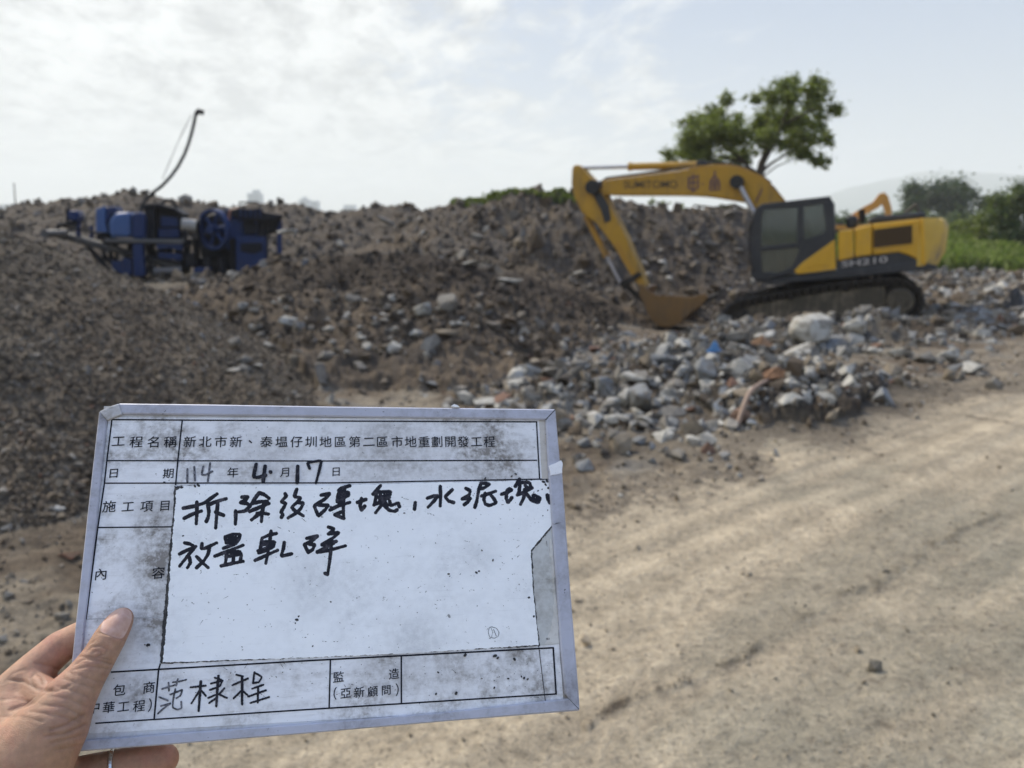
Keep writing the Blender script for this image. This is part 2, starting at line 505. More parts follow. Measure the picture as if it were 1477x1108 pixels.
PAL = {'sand': (0.325, 0.27, 0.192), 'grey_sand': (0.25, 0.222, 0.165), 'gravel': (0.118, 0.096, 0.071), 'dark': (0.042, 0.033, 0.025),
       'brown': (0.102, 0.077, 0.053), 'grey': (0.15, 0.137, 0.117), 'bank': (0.078, 0.065, 0.053), 'green': (0.05, 0.072, 0.02), 'tan': (0.195, 0.163, 0.12)}
PAL = {k: np.array(v) for k, v in PAL.items()}
def lerp(a, b, t):
    return a * (1 - t[..., None]) + b * t[..., None]
def blob(x, y, px, py, Y, rx, ry):
    q = P(px, py, Y)
    return np.exp(-(((x - q[0]) / rx) ** 2 + ((y - q[1]) / ry) ** 2))
def ground_col(x, y, zone):
    n1 = fbm(x * 0.7, y * 0.7, 4, 101) 
    n2 = fbm(x * 3.1, y * 3.1, 4, 103)
    n3 = fbm(x * 12, y * 12, 3, 107)
    u, v = road_uv(x, y)
    ns = fbm(u * 0.35, v * 2.2, 4, 109)
    c = lerp(PAL['sand'], PAL['grey_sand'], sstep(-0.12, 0.35, n1 * 0.5 + ns * 0.6 - 0.25 * sstep(0.1, 0.8, v) + 0.18 * sstep(-0.1, -0.7, v)))
    c = c * (1 + 0.30 * n3 + 0.20 * n2)[..., None]
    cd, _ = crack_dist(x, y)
    c = lerp(c, PAL['brown'] * 0.6, np.clip((1.0 * np.exp(-(cd / 0.017) ** 2) + 0.3 * np.exp(-(cd / 0.07) ** 2)) * sstep(-.5, .1, n3 + n2), 0, 1))  # dark soil along the cracks, shade of their ledges put into the colour
    tr = fbm(u * 0.05, v * 6.5, 4, 121)
    c = c * 1.14 * (1 + 0.36 * tr - 0.10 * sstep(0.0, 0.4, ns))[..., None]
    c = lerp(c, PAL['grey_sand'] * 0.9, 0.6 * sstep(0.05, 0.3, fbm(u * 0.22, v * 1.3, 4, 127)))
    e = road_edge(x, y)
    yard = lerp(PAL['tan'], PAL['brown'], sstep(-0.3, 0.3, n1 + 0.6 * n2))
    yard = lerp(yard, PAL['grey'], sstep(0.1, 0.45, fbm(x * 1.4 + 4, y * 1.4, 3, 113)))
    # grey gravelly verge between the road and the heap
    verge = np.clip(1 - np.abs(e - 0.42) / 0.44, 0, 1)
    c = lerp(c, PAL['gravel'] * 1.15, sstep(0.1, 0.8, verge + 0.9 * n3) * 0.85)
    c = lerp(c, yard, sstep(0.45, 0.95, e))
    c = np.where((zone == 1)[..., None], lerp(lerp(PAL['gravel'], PAL['gravel'] * 0.62, sstep(-0.3, 0.3, n2)), PAL['brown'], 0.6 * sstep(-0.2, 0.3, n1)), c)
    dm = lerp(PAL['brown'] * 1.15, PAL['dark'] * 1.3, sstep(-0.25, 0.25, n1 * 0.7 + n2 * 0.5))
    dk = np.clip(blob(x, y, 560, 395, 12.9, 2.0, 1.5) + blob(x, y, 830, 430, 15, 1.8, 1.8), 0, 1)
    dm = lerp(dm, np.array((0.034, 0.025, 0.018)), np.clip(dk * 1.3, 0, 1))
    c = np.where((zone == 2)[..., None], dm, c)
    bk = lerp(PAL['bank'], PAL['brown'] * 0.8, sstep(-0.2, 0.4, n2)) * (1 + 0.25 * n3)[..., None]
    c = np.where(((zone == 3) | (zone == 4))[..., None], bk, c)
    c = np.where((zone == 5)[..., None], lerp(PAL['bank'], PAL['brown'] * 0.85, sstep(-0.2, 0.3, n1)), c)
    c = np.where((zone == 6)[..., None], lerp(PAL['grey'] * 0.5, PAL['brown'] * 0.6, sstep(-0.2, 0.3, n1 + 0.5 * n2)), c)
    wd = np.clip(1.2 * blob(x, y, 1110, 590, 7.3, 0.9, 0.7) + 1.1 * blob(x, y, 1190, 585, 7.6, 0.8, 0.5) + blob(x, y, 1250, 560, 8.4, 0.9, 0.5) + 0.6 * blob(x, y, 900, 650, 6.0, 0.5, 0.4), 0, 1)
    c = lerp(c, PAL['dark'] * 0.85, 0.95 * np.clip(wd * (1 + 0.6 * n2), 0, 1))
    c = c * (1 - 0.45 * sstep(14.5, 17, y) * (zone == 0) * (x < 6))[..., None]
    # meadow
    r = np.hypot(x, y)
    md = sstep(26, 28.5, y + 1.2 * n1) * (x > 0) + (r > 70)
    c = lerp(c, PAL['green'] * 1.1, np.clip(md * (zone == 0), 0, 1))
    return np.clip(c, 0.01, 0.9)

def polar():
    az = np.concatenate((np.linspace(-180, -48, 40, endpoint=False), np.linspace(-48, -37, 60, endpoint=False), np.linspace(-37, 37, 800, endpoint=False),
                         np.linspace(37, 48, 60, endpoint=False), np.linspace(48, 180, 40, endpoint=False)))
    rr = np.concatenate(([0.02, 0.5, 1.0, 1.4], np.geomspace(1.7, 34, 560), np.geomspace(35, 120, 60), np.geomspace(140, 5150, 22)))
    A, Rr = np.meshgrid(np.radians(az), rr)
    return Rr * np.sin(A), Rr * np.cos(A), A.shape
gx, gy, shp = polar()
gh, gz = terrain(gx.ravel(), gy.ravel())
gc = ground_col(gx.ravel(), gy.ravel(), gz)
GV = np.stack((gx.ravel(), gy.ravel(), gh), 1)
nr, na = shp
ii, jj = np.meshgrid(np.arange(nr - 1), np.arange(na), indexing='ij')
quad = np.stack((ii * na + jj, (ii) * na + (jj + 1) % na, (ii + 1) * na + (jj + 1) % na, (ii + 1) * na + jj), -1).reshape(-1, 4)[:, ::-1]
zq = gz[quad[:, 0]]
# separate stray specks of zone: only heaps that stand out
HEAP = {1: ('gravel_pile', 'large heap of crushed grey brown gravel at the left behind the board', 'gravel pile'),
        2: ('dirt_mound', 'low brown dirt mound with dark fresh soil on top in the middle of the yard', 'dirt mound'),
        3: ('rubble_ridge', 'long ridge of rubble on the skyline behind the blue crushing machine', 'rubble ridge'),
        4: ('rubble_bank', 'steep bank of rubble with grass on top behind the yellow excavator arm', 'rubble bank'),
        5: ('rubble_apron', 'gentle slope of rubble below the steep bank behind the excavator bucket', 'rubble slope'),
        6: ('rubble_heap', 'low heap of broken concrete between the sandy road and the excavator', 'rubble heap')}
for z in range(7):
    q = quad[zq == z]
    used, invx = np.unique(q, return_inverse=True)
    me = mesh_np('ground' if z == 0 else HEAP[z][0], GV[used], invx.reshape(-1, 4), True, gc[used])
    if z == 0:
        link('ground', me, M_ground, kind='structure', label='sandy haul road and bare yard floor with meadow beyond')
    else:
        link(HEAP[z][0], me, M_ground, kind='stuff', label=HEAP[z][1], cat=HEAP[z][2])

def hgt(x, y):
    h, z = terrain(np.atleast_1d(np.asarray(x, float)), np.atleast_1d(np.asarray(y, float)))
    return h
def hgt1(x, y):
    return float(hgt([x], [y])[0])

# ------------------------------------------------------------------ rocks
def rock_template(n, seed, flat=1.0):
    r_ = np.random.default_rng(seed)
    bm = bmesh.new()
    for _ in range(n):
        p = r_.normal(size=3)
        p /= np.linalg.norm(p) ** 0.75
        p = np.sign(p) * np.abs(p) ** 0.8
        p *= (1.0, r_.uniform(0.95, 1), flat)
        bm.verts.new(p * 0.62)
    res = bmesh.ops.convex_hull(bm, input=bm.verts)
    junk = [e for e in res['geom_interior'] if isinstance(e, bmesh.types.BMVert)]
    bmesh.ops.delete(bm, geom=junk, context='VERTS')
    bmesh.ops.triangulate(bm, faces=bm.faces)
    bm.verts.index_update()
    v = np.array([q.co[:] for q in bm.verts])
    f = np.array([[q.index for q in fc.verts] for fc in bm.faces])
    bm.free()
    return v, f
TEMPL = [rock_template(int(n), 100 + i, fl) for i, (n, fl) in enumerate([(9, .8), (10, .6), (11, .9), (12, .7), (9, .45), (10, .8), (14, .7), (12, .5)])]

def rand_rot(n, r_, tilt=1.0):
    q = r_.normal(size=(n, 4))
    q /= np.linalg.norm(q, axis=1)[:, None]
    a, b, c, d = q.T
    return np.stack((1 - 2 * (c * c + d * d), 2 * (b * c - a * d), 2 * (b * d + a * c),
                     2 * (b * c + a * d), 1 - 2 * (b * b + d * d), 2 * (c * d - a * b),
                     2 * (b * d - a * c), 2 * (c * d + a * b), 1 - 2 * (b * b + c * c)), 1).reshape(n, 3, 3)
RC = {'pale': (0.41, 0.395, 0.355), 'grey': (0.20, 0.187, 0.165), 'bluish': (0.215, 0.222, 0.225), 'brown': (0.112, 0.085, 0.060), 'tan': (0.20, 0.165, 0.12),
      'brick': (0.16, 0.085, 0.058), 'dark': (0.052, 0.045, 0.038), 'white': (0.55, 0.54, 0.51)}
def scatter(name, pos, size, cols, label, cat='rubble', sink=0.25, blend=0.6):
    """thousands of stones as one mesh"""
    n_ = len(pos)
    r_ = np.random.default_rng(len(name) * 13 + n_)
    if blend:      # dusty stones take on the colour of the soil they lie in
        gcol = ground_col(pos[:, 0], pos[:, 1], terrain(pos[:, 0], pos[:, 1], False)[1])
        k_ = (blend * r_.uniform(0.3, 1.25, n_)).clip(0, 1)[:, None]
        cols = cols * (1 - k_) + gcol * 1.15 * k_
    ti = r_.integers(0, len(TEMPL), n_)
    V, Fc, C, off = [], [], [], 0
    for t, (tv, tf) in enumerate(TEMPL):
        idx = np.where(ti == t)[0]
        if not len(idx):
            continue
        Rm = rand_rot(len(idx), r_)
        sc_ = size[idx][:, None] * r_.uniform(0.65, 1.2, (len(idx), 3))
        v = np.einsum('nij,nkj->nki', Rm, tv[None] * sc_[:, None, :]) + pos[idx][:, None, :]
        v[:, :, 2] += (size[idx] * (0.42 - sink))[:, None]
        V.append(v.reshape(-1, 3))
        Fc.append((tf[None] + (np.arange(len(idx)) * len(tv))[:, None, None] + off).reshape(-1, 3))
        C.append(np.repeat(cols[idx], len(tv), axis=0))
        off += len(idx) * len(tv)
    me = mesh_np(name, np.concatenate(V), np.concatenate(Fc), False, np.concatenate(C))
    return link(name, me, M_rock, kind='stuff', label=label, cat=cat)
def pick_cols(n_, mixp, r_, var=0.16):
    keys = list(mixp)
    p = np.array([mixp[k] for k in keys], float)
    idx = r_.choice(len(keys), n_, p=p / p.sum())
    c = np.array([RC[k] for k in keys])[idx]
    return c * r_.uniform(1 - var, 1 + var, (n_, 1))
def sample_region(n_, poly, Y0, Y1, r_):
    """random spots of ground seen between photo columns poly[0]..poly[1], forward distance Y0..Y1 (log spaced)"""
    px = r_.uniform(poly[0], poly[1], n_)
    Y = np.exp(r_.uniform(math.log(Y0), math.log(Y1), n_))
    return (px - 738.5) / F * Y * 1.0, Y
def place(x, y):
    h, z = terrain(x, y)
    return np.stack((x, y, h), 1), z
def sizes(n_, lo, hi, r_, p=2.6):
    u = r_.uniform(0, 1, n_)
    return (lo ** (1 - p) + u * (hi ** (1 - p) - lo ** (1 - p))) ** (1 / (1 - p))

r_ = np.random.default_rng(5)
# crushed stone on the left heap
x, y = sample_region(46000, (-120, 660), 3.9, 10, r_)
p, z = place(x, y)
k = (z == 1)
p = p[k]
s = sizes(len(p), 0.013, 0.07, r_, 3.5)
scatter('crushed_stone', p, s, pick_cols(len(p), {'brown': 6, 'grey': 2, 'dark': 3, 'tan': 1.0, 'pale': .12, 'brick': .12}, r_), 'crushed stones covering the big heap at the left', 'gravel')
# fragments at the foot of the heap and along the road verge
x, y = sample_region(26000, (-150, 1500), 2.6, 12, r_)
p, z = place(x, y)
e = road_edge(x, y)
k = (z == 0) & (r_.uniform(size=len(x)) < np.clip(1 - np.abs(e - 0.5) / 0.5, 0, 1) ** 1.0 + 0.22 * (e > 0.9) + 0.012)
p = p[k]
s = sizes(len(p), 0.010, 0.07, r_, 3.2)
scatter('loose_gravel', p, s, pick_cols(len(p), {'brown': 4, 'grey': 4, 'dark': 2, 'tan': 2, 'pale': .5}, r_), 'small stones strewn along the edge of the sandy road', 'gravel')
# crumbs on the road
x, y = sample_region(26000, (-150, 1500), 1.9, 9, r_)
p, z = place(x, y)
u, v = road_uv(x, y)
e = road_edge(x, y)
k = (z == 0) & (e < 0.3) & (r_.uniform(size=len(x)) < 0.13 + 0.87 * np.exp(-(crack_dist(x, y)[0] / 0.05) ** 2) + 0.25 * sstep(0.1, 0.35, fbm(x * 1.3, y * 1.3, 3, 19)))
p = p[k]
s = sizes(len(p), 0.004, 0.018, r_, 3.6)
scatter('soil_crumbs', p, s, pick_cols(len(p), {'brown': 5, 'dark': 2, 'tan': 3, 'brick': .1}, r_), 'dry soil crumbs scattered over the sandy road', 'soil')

def rubble(name, n_, cols, Y0, Y1, zones, lo, hi, pw, mixp, label, dens=None, mul=1.0, blend=0.6):
    x, y = sample_region(n_, cols, Y0, Y1, r_)
    p, z = place(x, y)
    k = np.isin(z, zones)
    if dens is not None:
        k &= r_.uniform(size=len(x)) < dens(x, y)
    p = p[k]
    scatter(name, p, sizes(len(p), lo, hi, r_, pw), pick_cols(len(p), mixp, r_) * mul, label, blend=blend)
clump = lambda s_, a, b, sd_: (lambda x, y: sstep(a, b, fbm(x * s_, y * s_, 3, sd_)))
GREYMIX = {'grey': 4, 'pale': 2.2, 'bluish': 1.6, 'brown': 3.5, 'tan': 1, 'dark': 1.2, 'brick': .25}
rubble('heap_rubble', 7500, (640, 1560), 5.5, 14.5, (6, 0), 0.035, 0.20, 2.5, {'grey': 4, 'pale': 3, 'bluish': 2.5, 'brown': 2, 'tan': 1, 'brick': .3, 'dark': .6},
       'small broken concrete filling the low heap beside the road',
       lambda x, y: np.clip((road_edge(x, y) > 0.55) * (sstep(-0.35, 0.1, seg_field(x, y, CP3['rubble_heap'][1], 0.34)) * 1.0 + 0.12), 0, 1), blend=0.3)
rubble('mound_rubble', 7500, (180, 900), 7.5, 15.0, (2, 0), 0.04, 0.24, 2.4, GREYMIX, 'broken concrete strewn over the front of the brown dirt mound',
       lambda x, y: 1.5 * np.clip(sstep(0.35, -0.15, blob(x, y, 560, 395, 13.2, 2.6, 1.5) + blob(x, y, 830, 440, 15, 2.2, 2.0)) * (0.25 + sstep(-0.2, 0.3, fbm(x * 0.8, y * 0.8, 3, 31))) * (1 - 0.93 * sstep(11.2, 9.8, y - 2.2 * sstep(0.2, -1.6, x))), 0.02, 1))
rubble('dirt_clods', 4500, (180, 950), 9.5, 16.5, (2,), 0.03, 0.16, 2.6, {'dark': 5, 'brown': 3}, 'dark soil clods on top of the brown dirt mound', mul=0.9)
rubble('bank_rubble', 5000, (560, 1240), 16.5, 25, (4, 5), 0.04, 0.34, 2.7, {'grey': 3, 'brown': 6, 'tan': .8, 'pale': .6, 'dark': 2}, 'broken concrete and stones embedded in the bank behind the excavator', mul=0.95)
rubble('ridge_rubble', 4200, (-60, 720), 18, 31, (3, 2, 0), 0.05, 0.38, 2.8, {'grey': 3, 'brown': 6, 'pale': .5, 'tan': .6, 'dark': 2}, 'broken concrete covering the long skyline ridge', mul=0.9)
rubble('yard_rubble', 8000, (1040, 1560), 12.5, 26.5, (0, 6), 0.05, 0.34, 2.3, GREYMIX, 'loose rubble on the ground around and behind the excavator', clump(0.5, -0.5, 0.1, 33), blend=0.4)

# chunks one can tell apart: a thing each
M_chunk = {}
def chunk_mat(key):
    if key in M_chunk:
        return M_chunk[key]
    c = RC[key]
    m, n = new_mat('chunk_' + key)
    t = n.n('ShaderNodeTexCoord').outputs['Object']
    a = n.noise(t, 3.0, 6, 0.65)
    g = n.noise(t, 18.0, 5, 0.7)
    dust = n.mapr(a, 0.45, 0.62, 0, 0.75, True)
    v = n.mix(n.mapr(g, 0.3, 0.7), tuple(q * 0.78 for q in c), tuple(min(q * 1.15, 0.8) for q in c))
    v = n.mix(dust, v, (0.14, 0.12, 0.093))
    M_chunk[key] = finish(m, n, Base_Color=v, Roughness=0.92, Specular_IOR_Level=0.2, bump=(g, 0.7, 0.02))
    return M_chunk[key]
def chunk_mesh(seed, n_=16, flat=0.8, bev=0.06, rnd=0.0):
    v, f = rock_template(n_, seed, flat)
    bm = bmesh.new()
    vs = [bm.verts.new(q) for q in v]
    for fc in f:
        bm.faces.new([vs[i] for i in fc])
    bmesh.ops.dissolve_limit(bm, angle_limit=R(14), verts=bm.verts, edges=bm.edges)
    bmesh.ops.bevel(bm, geom=bm.edges[:], offset=bev, segments=2 if rnd else 1, profile=0.6, affect='EDGES', clamp_overlap=True)
    bmesh.ops.triangulate(bm, faces=bm.faces)
    bmesh.ops.recalc_face_normals(bm, faces=bm.faces)
    me = bpy.data.meshes.new('concrete_chunk')
    bm.to_mesh(me)
    bm.free()
    if rnd:
        me.polygons.foreach_set('use_smooth', [True] * len(me.polygons))
    return me
CHM = [chunk_mesh(300 + i, [10, 12, 14, 16][i % 4], [0.8, 0.55, 0.9, 0.65, 0.4][i % 5]) for i in range(14)]
chunk_meshes = {}
def put_chunk(px, py, wpx, hpx, key, Y=None, mesh=None, rot=None, label=None, group=None, name='concrete_chunk', sink=0.2, cat='rock', deep=None):
    """px,py: centre in the photo; wpx,hpx its apparent size; Y forward distance of its foot (found on the terrain when None)"""
    if Y is None:
        Ys = np.linspace(2.0, 24, 1400)
        d = ray(px, py + hpx * 0.35)
        xs = d[0] / d[1] * Ys
        zs = d[2] / d[1] * Ys + CAMZ
        hh = hgt(xs, Ys)
        hit = np.where(zs <= hh)[0]
        Y = Ys[hit[0]] if len(hit) else 14.0
    ww, hh_ = wpx / F * Y, hpx / F * Y
    c = P(px, py, Y)
    i = random.randrange(len(CHM))
    base_me = mesh or CHM[i]
    ck = (base_me.name, key)
    if ck not in chunk_meshes:
        me = base_me.copy()
        me.materials.clear()
        me.materials.append(chunk_mat(key))
        chunk_meshes[ck] = me
    o = bpy.data.objects.new(name, chunk_meshes[ck])
    o.location = c
    dep = deep if deep else (ww + hh_) * 0.5 * random.uniform(0.8, 1.2)
    o.scale = (ww * 0.86, dep * 0.86, hh_ * 0.95)
    o.rotation_euler = rot if rot else (random.uniform(-.35, .35), random.uniform(-.3, .3), random.uniform(-.4, .4))
    COL.objects.link(o)
    return tag(o, label, cat, group)
NAMED = [
 (1172, 476, 54, 46, 'pale', 'largest rounded pale boulder in front of the excavator track', .8), (1110, 482, 17, 14, 'white', 'small bright white stone left of the largest boulder', .8),
 (1066, 484, 42, 19, 'grey', 'flat grey block under the front end of the excavator track', .5), (1231, 470, 38, 28, 'pale', 'pale grey block right of the largest boulder', .7),
 (1398, 530, 44, 20, 'pale', 'long pale block at the road side tip of the rubble heap', .6), (1367, 511, 30, 26, 'pale', 'rounded pale block beside the long pale block at the heap tip', .8),
 (1332, 516, 30, 20, 'grey', 'grey block second from the right end of the rubble heap', .7), (1297, 509, 32, 18, 'pale', 'pale block on the right part of the heap below the track', .6),
 (1196, 500, 56, 20, 'bluish', 'slanting bluish grey slab below the largest boulder', .4), (1150, 508, 46, 22, 'pale', 'pale slab leaning left under the largest boulder', .5),
 (1072, 527, 13, 11, 'white', 'small white stone above the bent brown hose', .8), (926, 580, 40, 56, 'bluish', 'tall bluish concrete block in the left part of the heap', .8),
 (888, 606, 44, 24, 'pale', 'pale flat block at the left foot of the heap', .5), (888, 628, 28, 22, 'grey', 'grey block lying in front of the pale flat block', .7),
 (868, 556, 36, 34, 'bluish', 'bluish block at the left end of the heap', .7), (916, 544, 42, 18, 'pale', 'flat pale block on top of the left part of the heap', .5),
 (973, 558, 30, 32, 'grey', 'grey block in the middle of the heap', .7), (985, 538, 28, 24, 'pale', 'pale block above the grey middle block', .7),
 (1017, 536, 34, 42, 'bluish', 'large bluish block beside the blue plastic bag', .8), (959, 516, 34, 18, 'bluish', 'bluish block on the upper edge of the heap', .6),
 (837, 528, 30, 20, 'grey', 'grey stone behind the left end of the heap', .7), (789, 524, 26, 18, 'brown', 'brown stone on the yard floor left of the heap', .7),
 (997, 590, 16, 13, 'brick', 'small orange brick piece on the front of the heap', .6), (905, 575, 26, 30, 'pale', 'upright pale block left of the tall bluish block', .8),
 (846, 672, 30, 22, 'bluish', 'lone bluish stone at the edge of the road', .7), (812, 610, 30, 20, 'grey', 'grey stone just above the right corner of the board', .7),
 (776, 345, 30, 32, 'brown', 'big grey brown block stuck in the steep bank', .9), (732, 405, 42, 13, 'pale', 'long pale slab on the slope below the bank', .4),
 (676, 380, 30, 9, 'pale', 'thin pale slab behind the dark soil', .3), (555, 317, 38, 9, 'grey', 'tilted slab just under the skyline ridge', .3),
 (646, 437, 28, 30, 'grey', 'upright grey block in the middle of the dirt mound', .8), (610, 446, 24, 24, 'pale', 'pale block beside the upright grey block', .7),
 (646, 479, 40, 12, 'tan', 'flat tan slab low on the dirt mound', .4), (509, 430, 22, 18, 'grey', 'grey block just below the dark soil', .7),
 (569, 503, 20, 16, 'pale', 'pale block low on the left part of the mound', .7), (746, 555, 30, 22, 'pale', 'pale stone on the yard floor above the board', .7),
 (792, 537, 32, 20, 'grey', 'grey stone on the yard floor beside the heap', .6), (711, 579, 54, 14, 'pale', 'long pale slab just above the top edge of the board', .35),
 (416, 463, 26, 18, 'pale', 'pale block in the rubble at the left of the mound', .6), (413, 334, 26, 10, 'pale', 'pale slab to the right of the crushing machine', .3),
 (833, 395, 26, 12, 'pale', 'pale slab beside the excavator arm', .4), (623, 552, 18, 12, 'bluish', 'small bluish stone on the yard floor', .6),
 (100, 801, 32, 14, 'brick', 'reddish brick piece at the foot of the gravel heap', .5), (84, 733, 22, 8, 'white', 'small white flat stone on the gravel heap', .4),
]
for i, (px, py, wp, hp, key, lab, fl) in enumerate(NAMED):
    big = i == 0
    me = chunk_mesh(700 + i, 26 if big else 14, max(fl, .6), 0.10 if big else 0.06, 1 if big else 0)
    rot = (random.uniform(-.25, .25), random.uniform(-.2, .2), random.uniform(-.3, .3))
    if 'slanting' in lab: rot = (0.2, -0.45, 0.1)
    if 'leaning' in lab: rot = (0.1, -0.5, 0)
    if 'tilted' in lab: rot = (0.1, 0.4, 0)
    put_chunk(px, py, wp, hp, key, mesh=me, rot=rot, label=lab)
CW = {'pale': 'pale', 'grey': 'grey', 'bluish': 'bluish grey', 'tan': 'tan', 'brown': 'brown'}
def many(n_, cols, rows, keys, wr, label, group, test=None):
    got = 0
    wd = ('left', 'middle', 'right')
    while got < n_:
        px, py = random.uniform(*cols), random.uniform(*rows)
        if test and not test(px, py):
            continue
        wp = random.uniform(*wr) * (0.7 + 0.5 * (py - rows[0]) / (rows[1] - rows[0]))
        key = random.choice(keys)
        third = wd[min(2, int(3 * (px - cols[0]) / (cols[1] - cols[0])))]
        size_w = 'small' if wp < wr[0] + (wr[1] - wr[0]) * .33 else 'large' if wp > wr[0] + (wr[1] - wr[0]) * .66 else 'medium'
        put_chunk(px, py, wp, wp * random.uniform(.5, .95), key, label=label.replace('CHUNK', size_w + ' ' + CW[key]).replace('THIRD', third), group=group)
        got += 1
line = lambda x, pts: float(np.interp(x, [p[0] for p in pts], [p[1] for p in pts]))
top_l = [(830, 545), (900, 520), (960, 500), (1040, 485), (1200, 480), (1420, 492)]
bot_l = [(830, 640), (900, 645), (1000, 620), (1100, 560), (1200, 545), (1300, 540), (1420, 545)]
many(98, (835, 1415), (480, 640), ['pale', 'grey', 'bluish', 'grey', 'tan', 'pale'], (11, 27), 'CHUNK concrete chunk in the THIRD third of the heap beside the road',
     'concrete chunks in the roadside heap', lambda x, y: line(x, top_l) < y < line(x, bot_l))
many(84, (330, 700), (425, 545), ['pale', 'grey', 'pale', 'grey', 'tan'], (9, 20), 'CHUNK concrete chunk on the front of the dirt mound, THIRD third', 'concrete chunks on the dirt mound',
     lambda x, y: abs(y - (482 - (x - 400) * 0.06)) < 52 and random.random() < (1.0 if x < 580 else 0.35))
many(34, (930, 1090), (330, 465), ['grey', 'tan', 'brown', 'pale'], (8, 16), 'CHUNK stone on the slope between excavator arm and cab, THIRD third', 'stones on the slope behind the arm')
many(34, (1340, 1477), (398, 480), ['grey', 'pale', 'brown', 'bluish'], (9, 19), 'CHUNK rubble chunk to the right of the excavator, THIRD third', 'rubble chunks right of the excavator')

# ------------------------------------------------------------------ machines
class Frame:
    """local axes of a machine: X right/back along it, Y away from the camera, Z up; pt() reads the photo on the plane Y = v"""
    def __init__(s, px, py, Y, rot):
        s.o = P(px, py, Y)
        c, n_ = math.cos(rot), math.sin(rot)
        s.R = np.array([[c, -n_, 0], [n_, c, 0], [0, 0, 1]])
        s.rot = rot
    def pt(s, px, py, v=0.0):
        d = s.R.T @ ray(px, py)
        o = s.R.T @ (np.array((0, 0, CAMZ)) - s.o)
        t = (v - o[1]) / d[1]
        return o + d * t
    def loop(s, pts, v):
        return [s.pt(a, b, v) for a, b in pts]
    def slab(s, mb, pts, v0, v1):
        """outline traced on plane v0, extruded straight back to v1"""
        f = s.loop(pts, v0)
        return mb.prism(f, [q + (0, v1 - v0, 0) for q in f])

Y_ = paint('machine_yellow', (0.58, 0.32, 0.010), 0.38, 0.42, (0.24, 0.17, 0.08), 1.6)
Y_boom = paint('boom_yellow', (0.43, 0.235, 0.012), 0.5, 0.7, (0.17, 0.115, 0.05), 1.4)
Y_dirty = paint('arm_dirty_yellow', (0.42, 0.22, 0.02), 0.6, 0.85, (0.13, 0.10, 0.07), 1.8)
Y_pale = paint('counterweight_worn', (0.55, 0.36, 0.06), 0.55, 0.9, (0.22, 0.18, 0.13), 2.0)
BLK = paint('dark_grey_paint', (0.012, 0.015, 0.022), 0.45, 0.18, (0.12, 0.11, 0.10), 2.0)
STEEL = paint('track_steel', (0.020, 0.018, 0.017), 0.75, 0.6, (0.07, 0.058, 0.045), 3.0, spec=0.25)
DUSTY = paint('dusty_frame', (0.075, 0.066, 0.052), 0.9, 1.0, (0.19, 0.16, 0.12), 2.5, spec=0.2)
CHROME = paint('cylinder_rod', (0.45, 0.44, 0.46), 0.28, 0.25, (0.3, 0.27, 0.24), 4.0, metal=0.6)
RUST = paint('bucket_rust', (0.19, 0.105, 0.035), 0.6, 0.75, (0.10, 0.075, 0.05), 1.8, metal=0.15)
GRILLE = paint('grille_brown', (0.07, 0.038, 0.010), 0.6, 0.4, (0.07, 0.05, 0.03), 3.0)
RUB = paint('black_rubber', (0.015, 0.015, 0.016), 0.7, 0.3, (0.08, 0.07, 0.06), 4)
PURP = paint('purple_marker', (0.06, 0.03, 0.08), 0.6, 0.2, (0.35, 0.2, 0.05), 9)
LET = paint('dark_lettering', (0.025, 0.018, 0.014), 0.5, 0.08, (0.3, 0.18, 0.03), 9)
SIL = paint('silver_lettering', (0.40, 0.38, 0.38), 0.4, 0.15, (0.2, 0.15, 0.12), 9)
SEAT = paint('seat_cloth', (0.05, 0.05, 0.055), 0.9, 0.2, (0.12, 0.11, 0.1), 6)
def glass_mat():
    m, n = new_mat('dusty_glass')
    t = n.n('ShaderNodeTexCoord').outputs['Object']
    g = n.noise(t, 2.2, 5, 0.65)
    tr = n.n('ShaderNodeBsdfTransparent', {'Color': (0.50, 0.55, 0.53, 1)})
    gl = n.n('ShaderNodeBsdfGlossy', {'Color': (0.85, 0.9, 0.9, 1), 'Roughness': 0.06})
    du = n.n('ShaderNodeBsdfDiffuse', {'Color': (0.13, 0.14, 0.12, 1)})
    fr = n.n('ShaderNodeFresnel', {'IOR': 1.5})
    a = n.n('ShaderNodeMixShader', {0: n.math('ADD', fr.outputs[0], 0.06), 1: tr.outputs[0], 2: gl.outputs[0]})
    b = n.n('ShaderNodeMixShader', {0: n.mapr(g, 0.3, 0.7, 0.2, 0.45), 1: a.outputs[0], 2: du.outputs[0]})
    n.n('ShaderNodeOutputMaterial', {'Surface': b.outputs[0]})
    return m
GLASS = glass_mat()

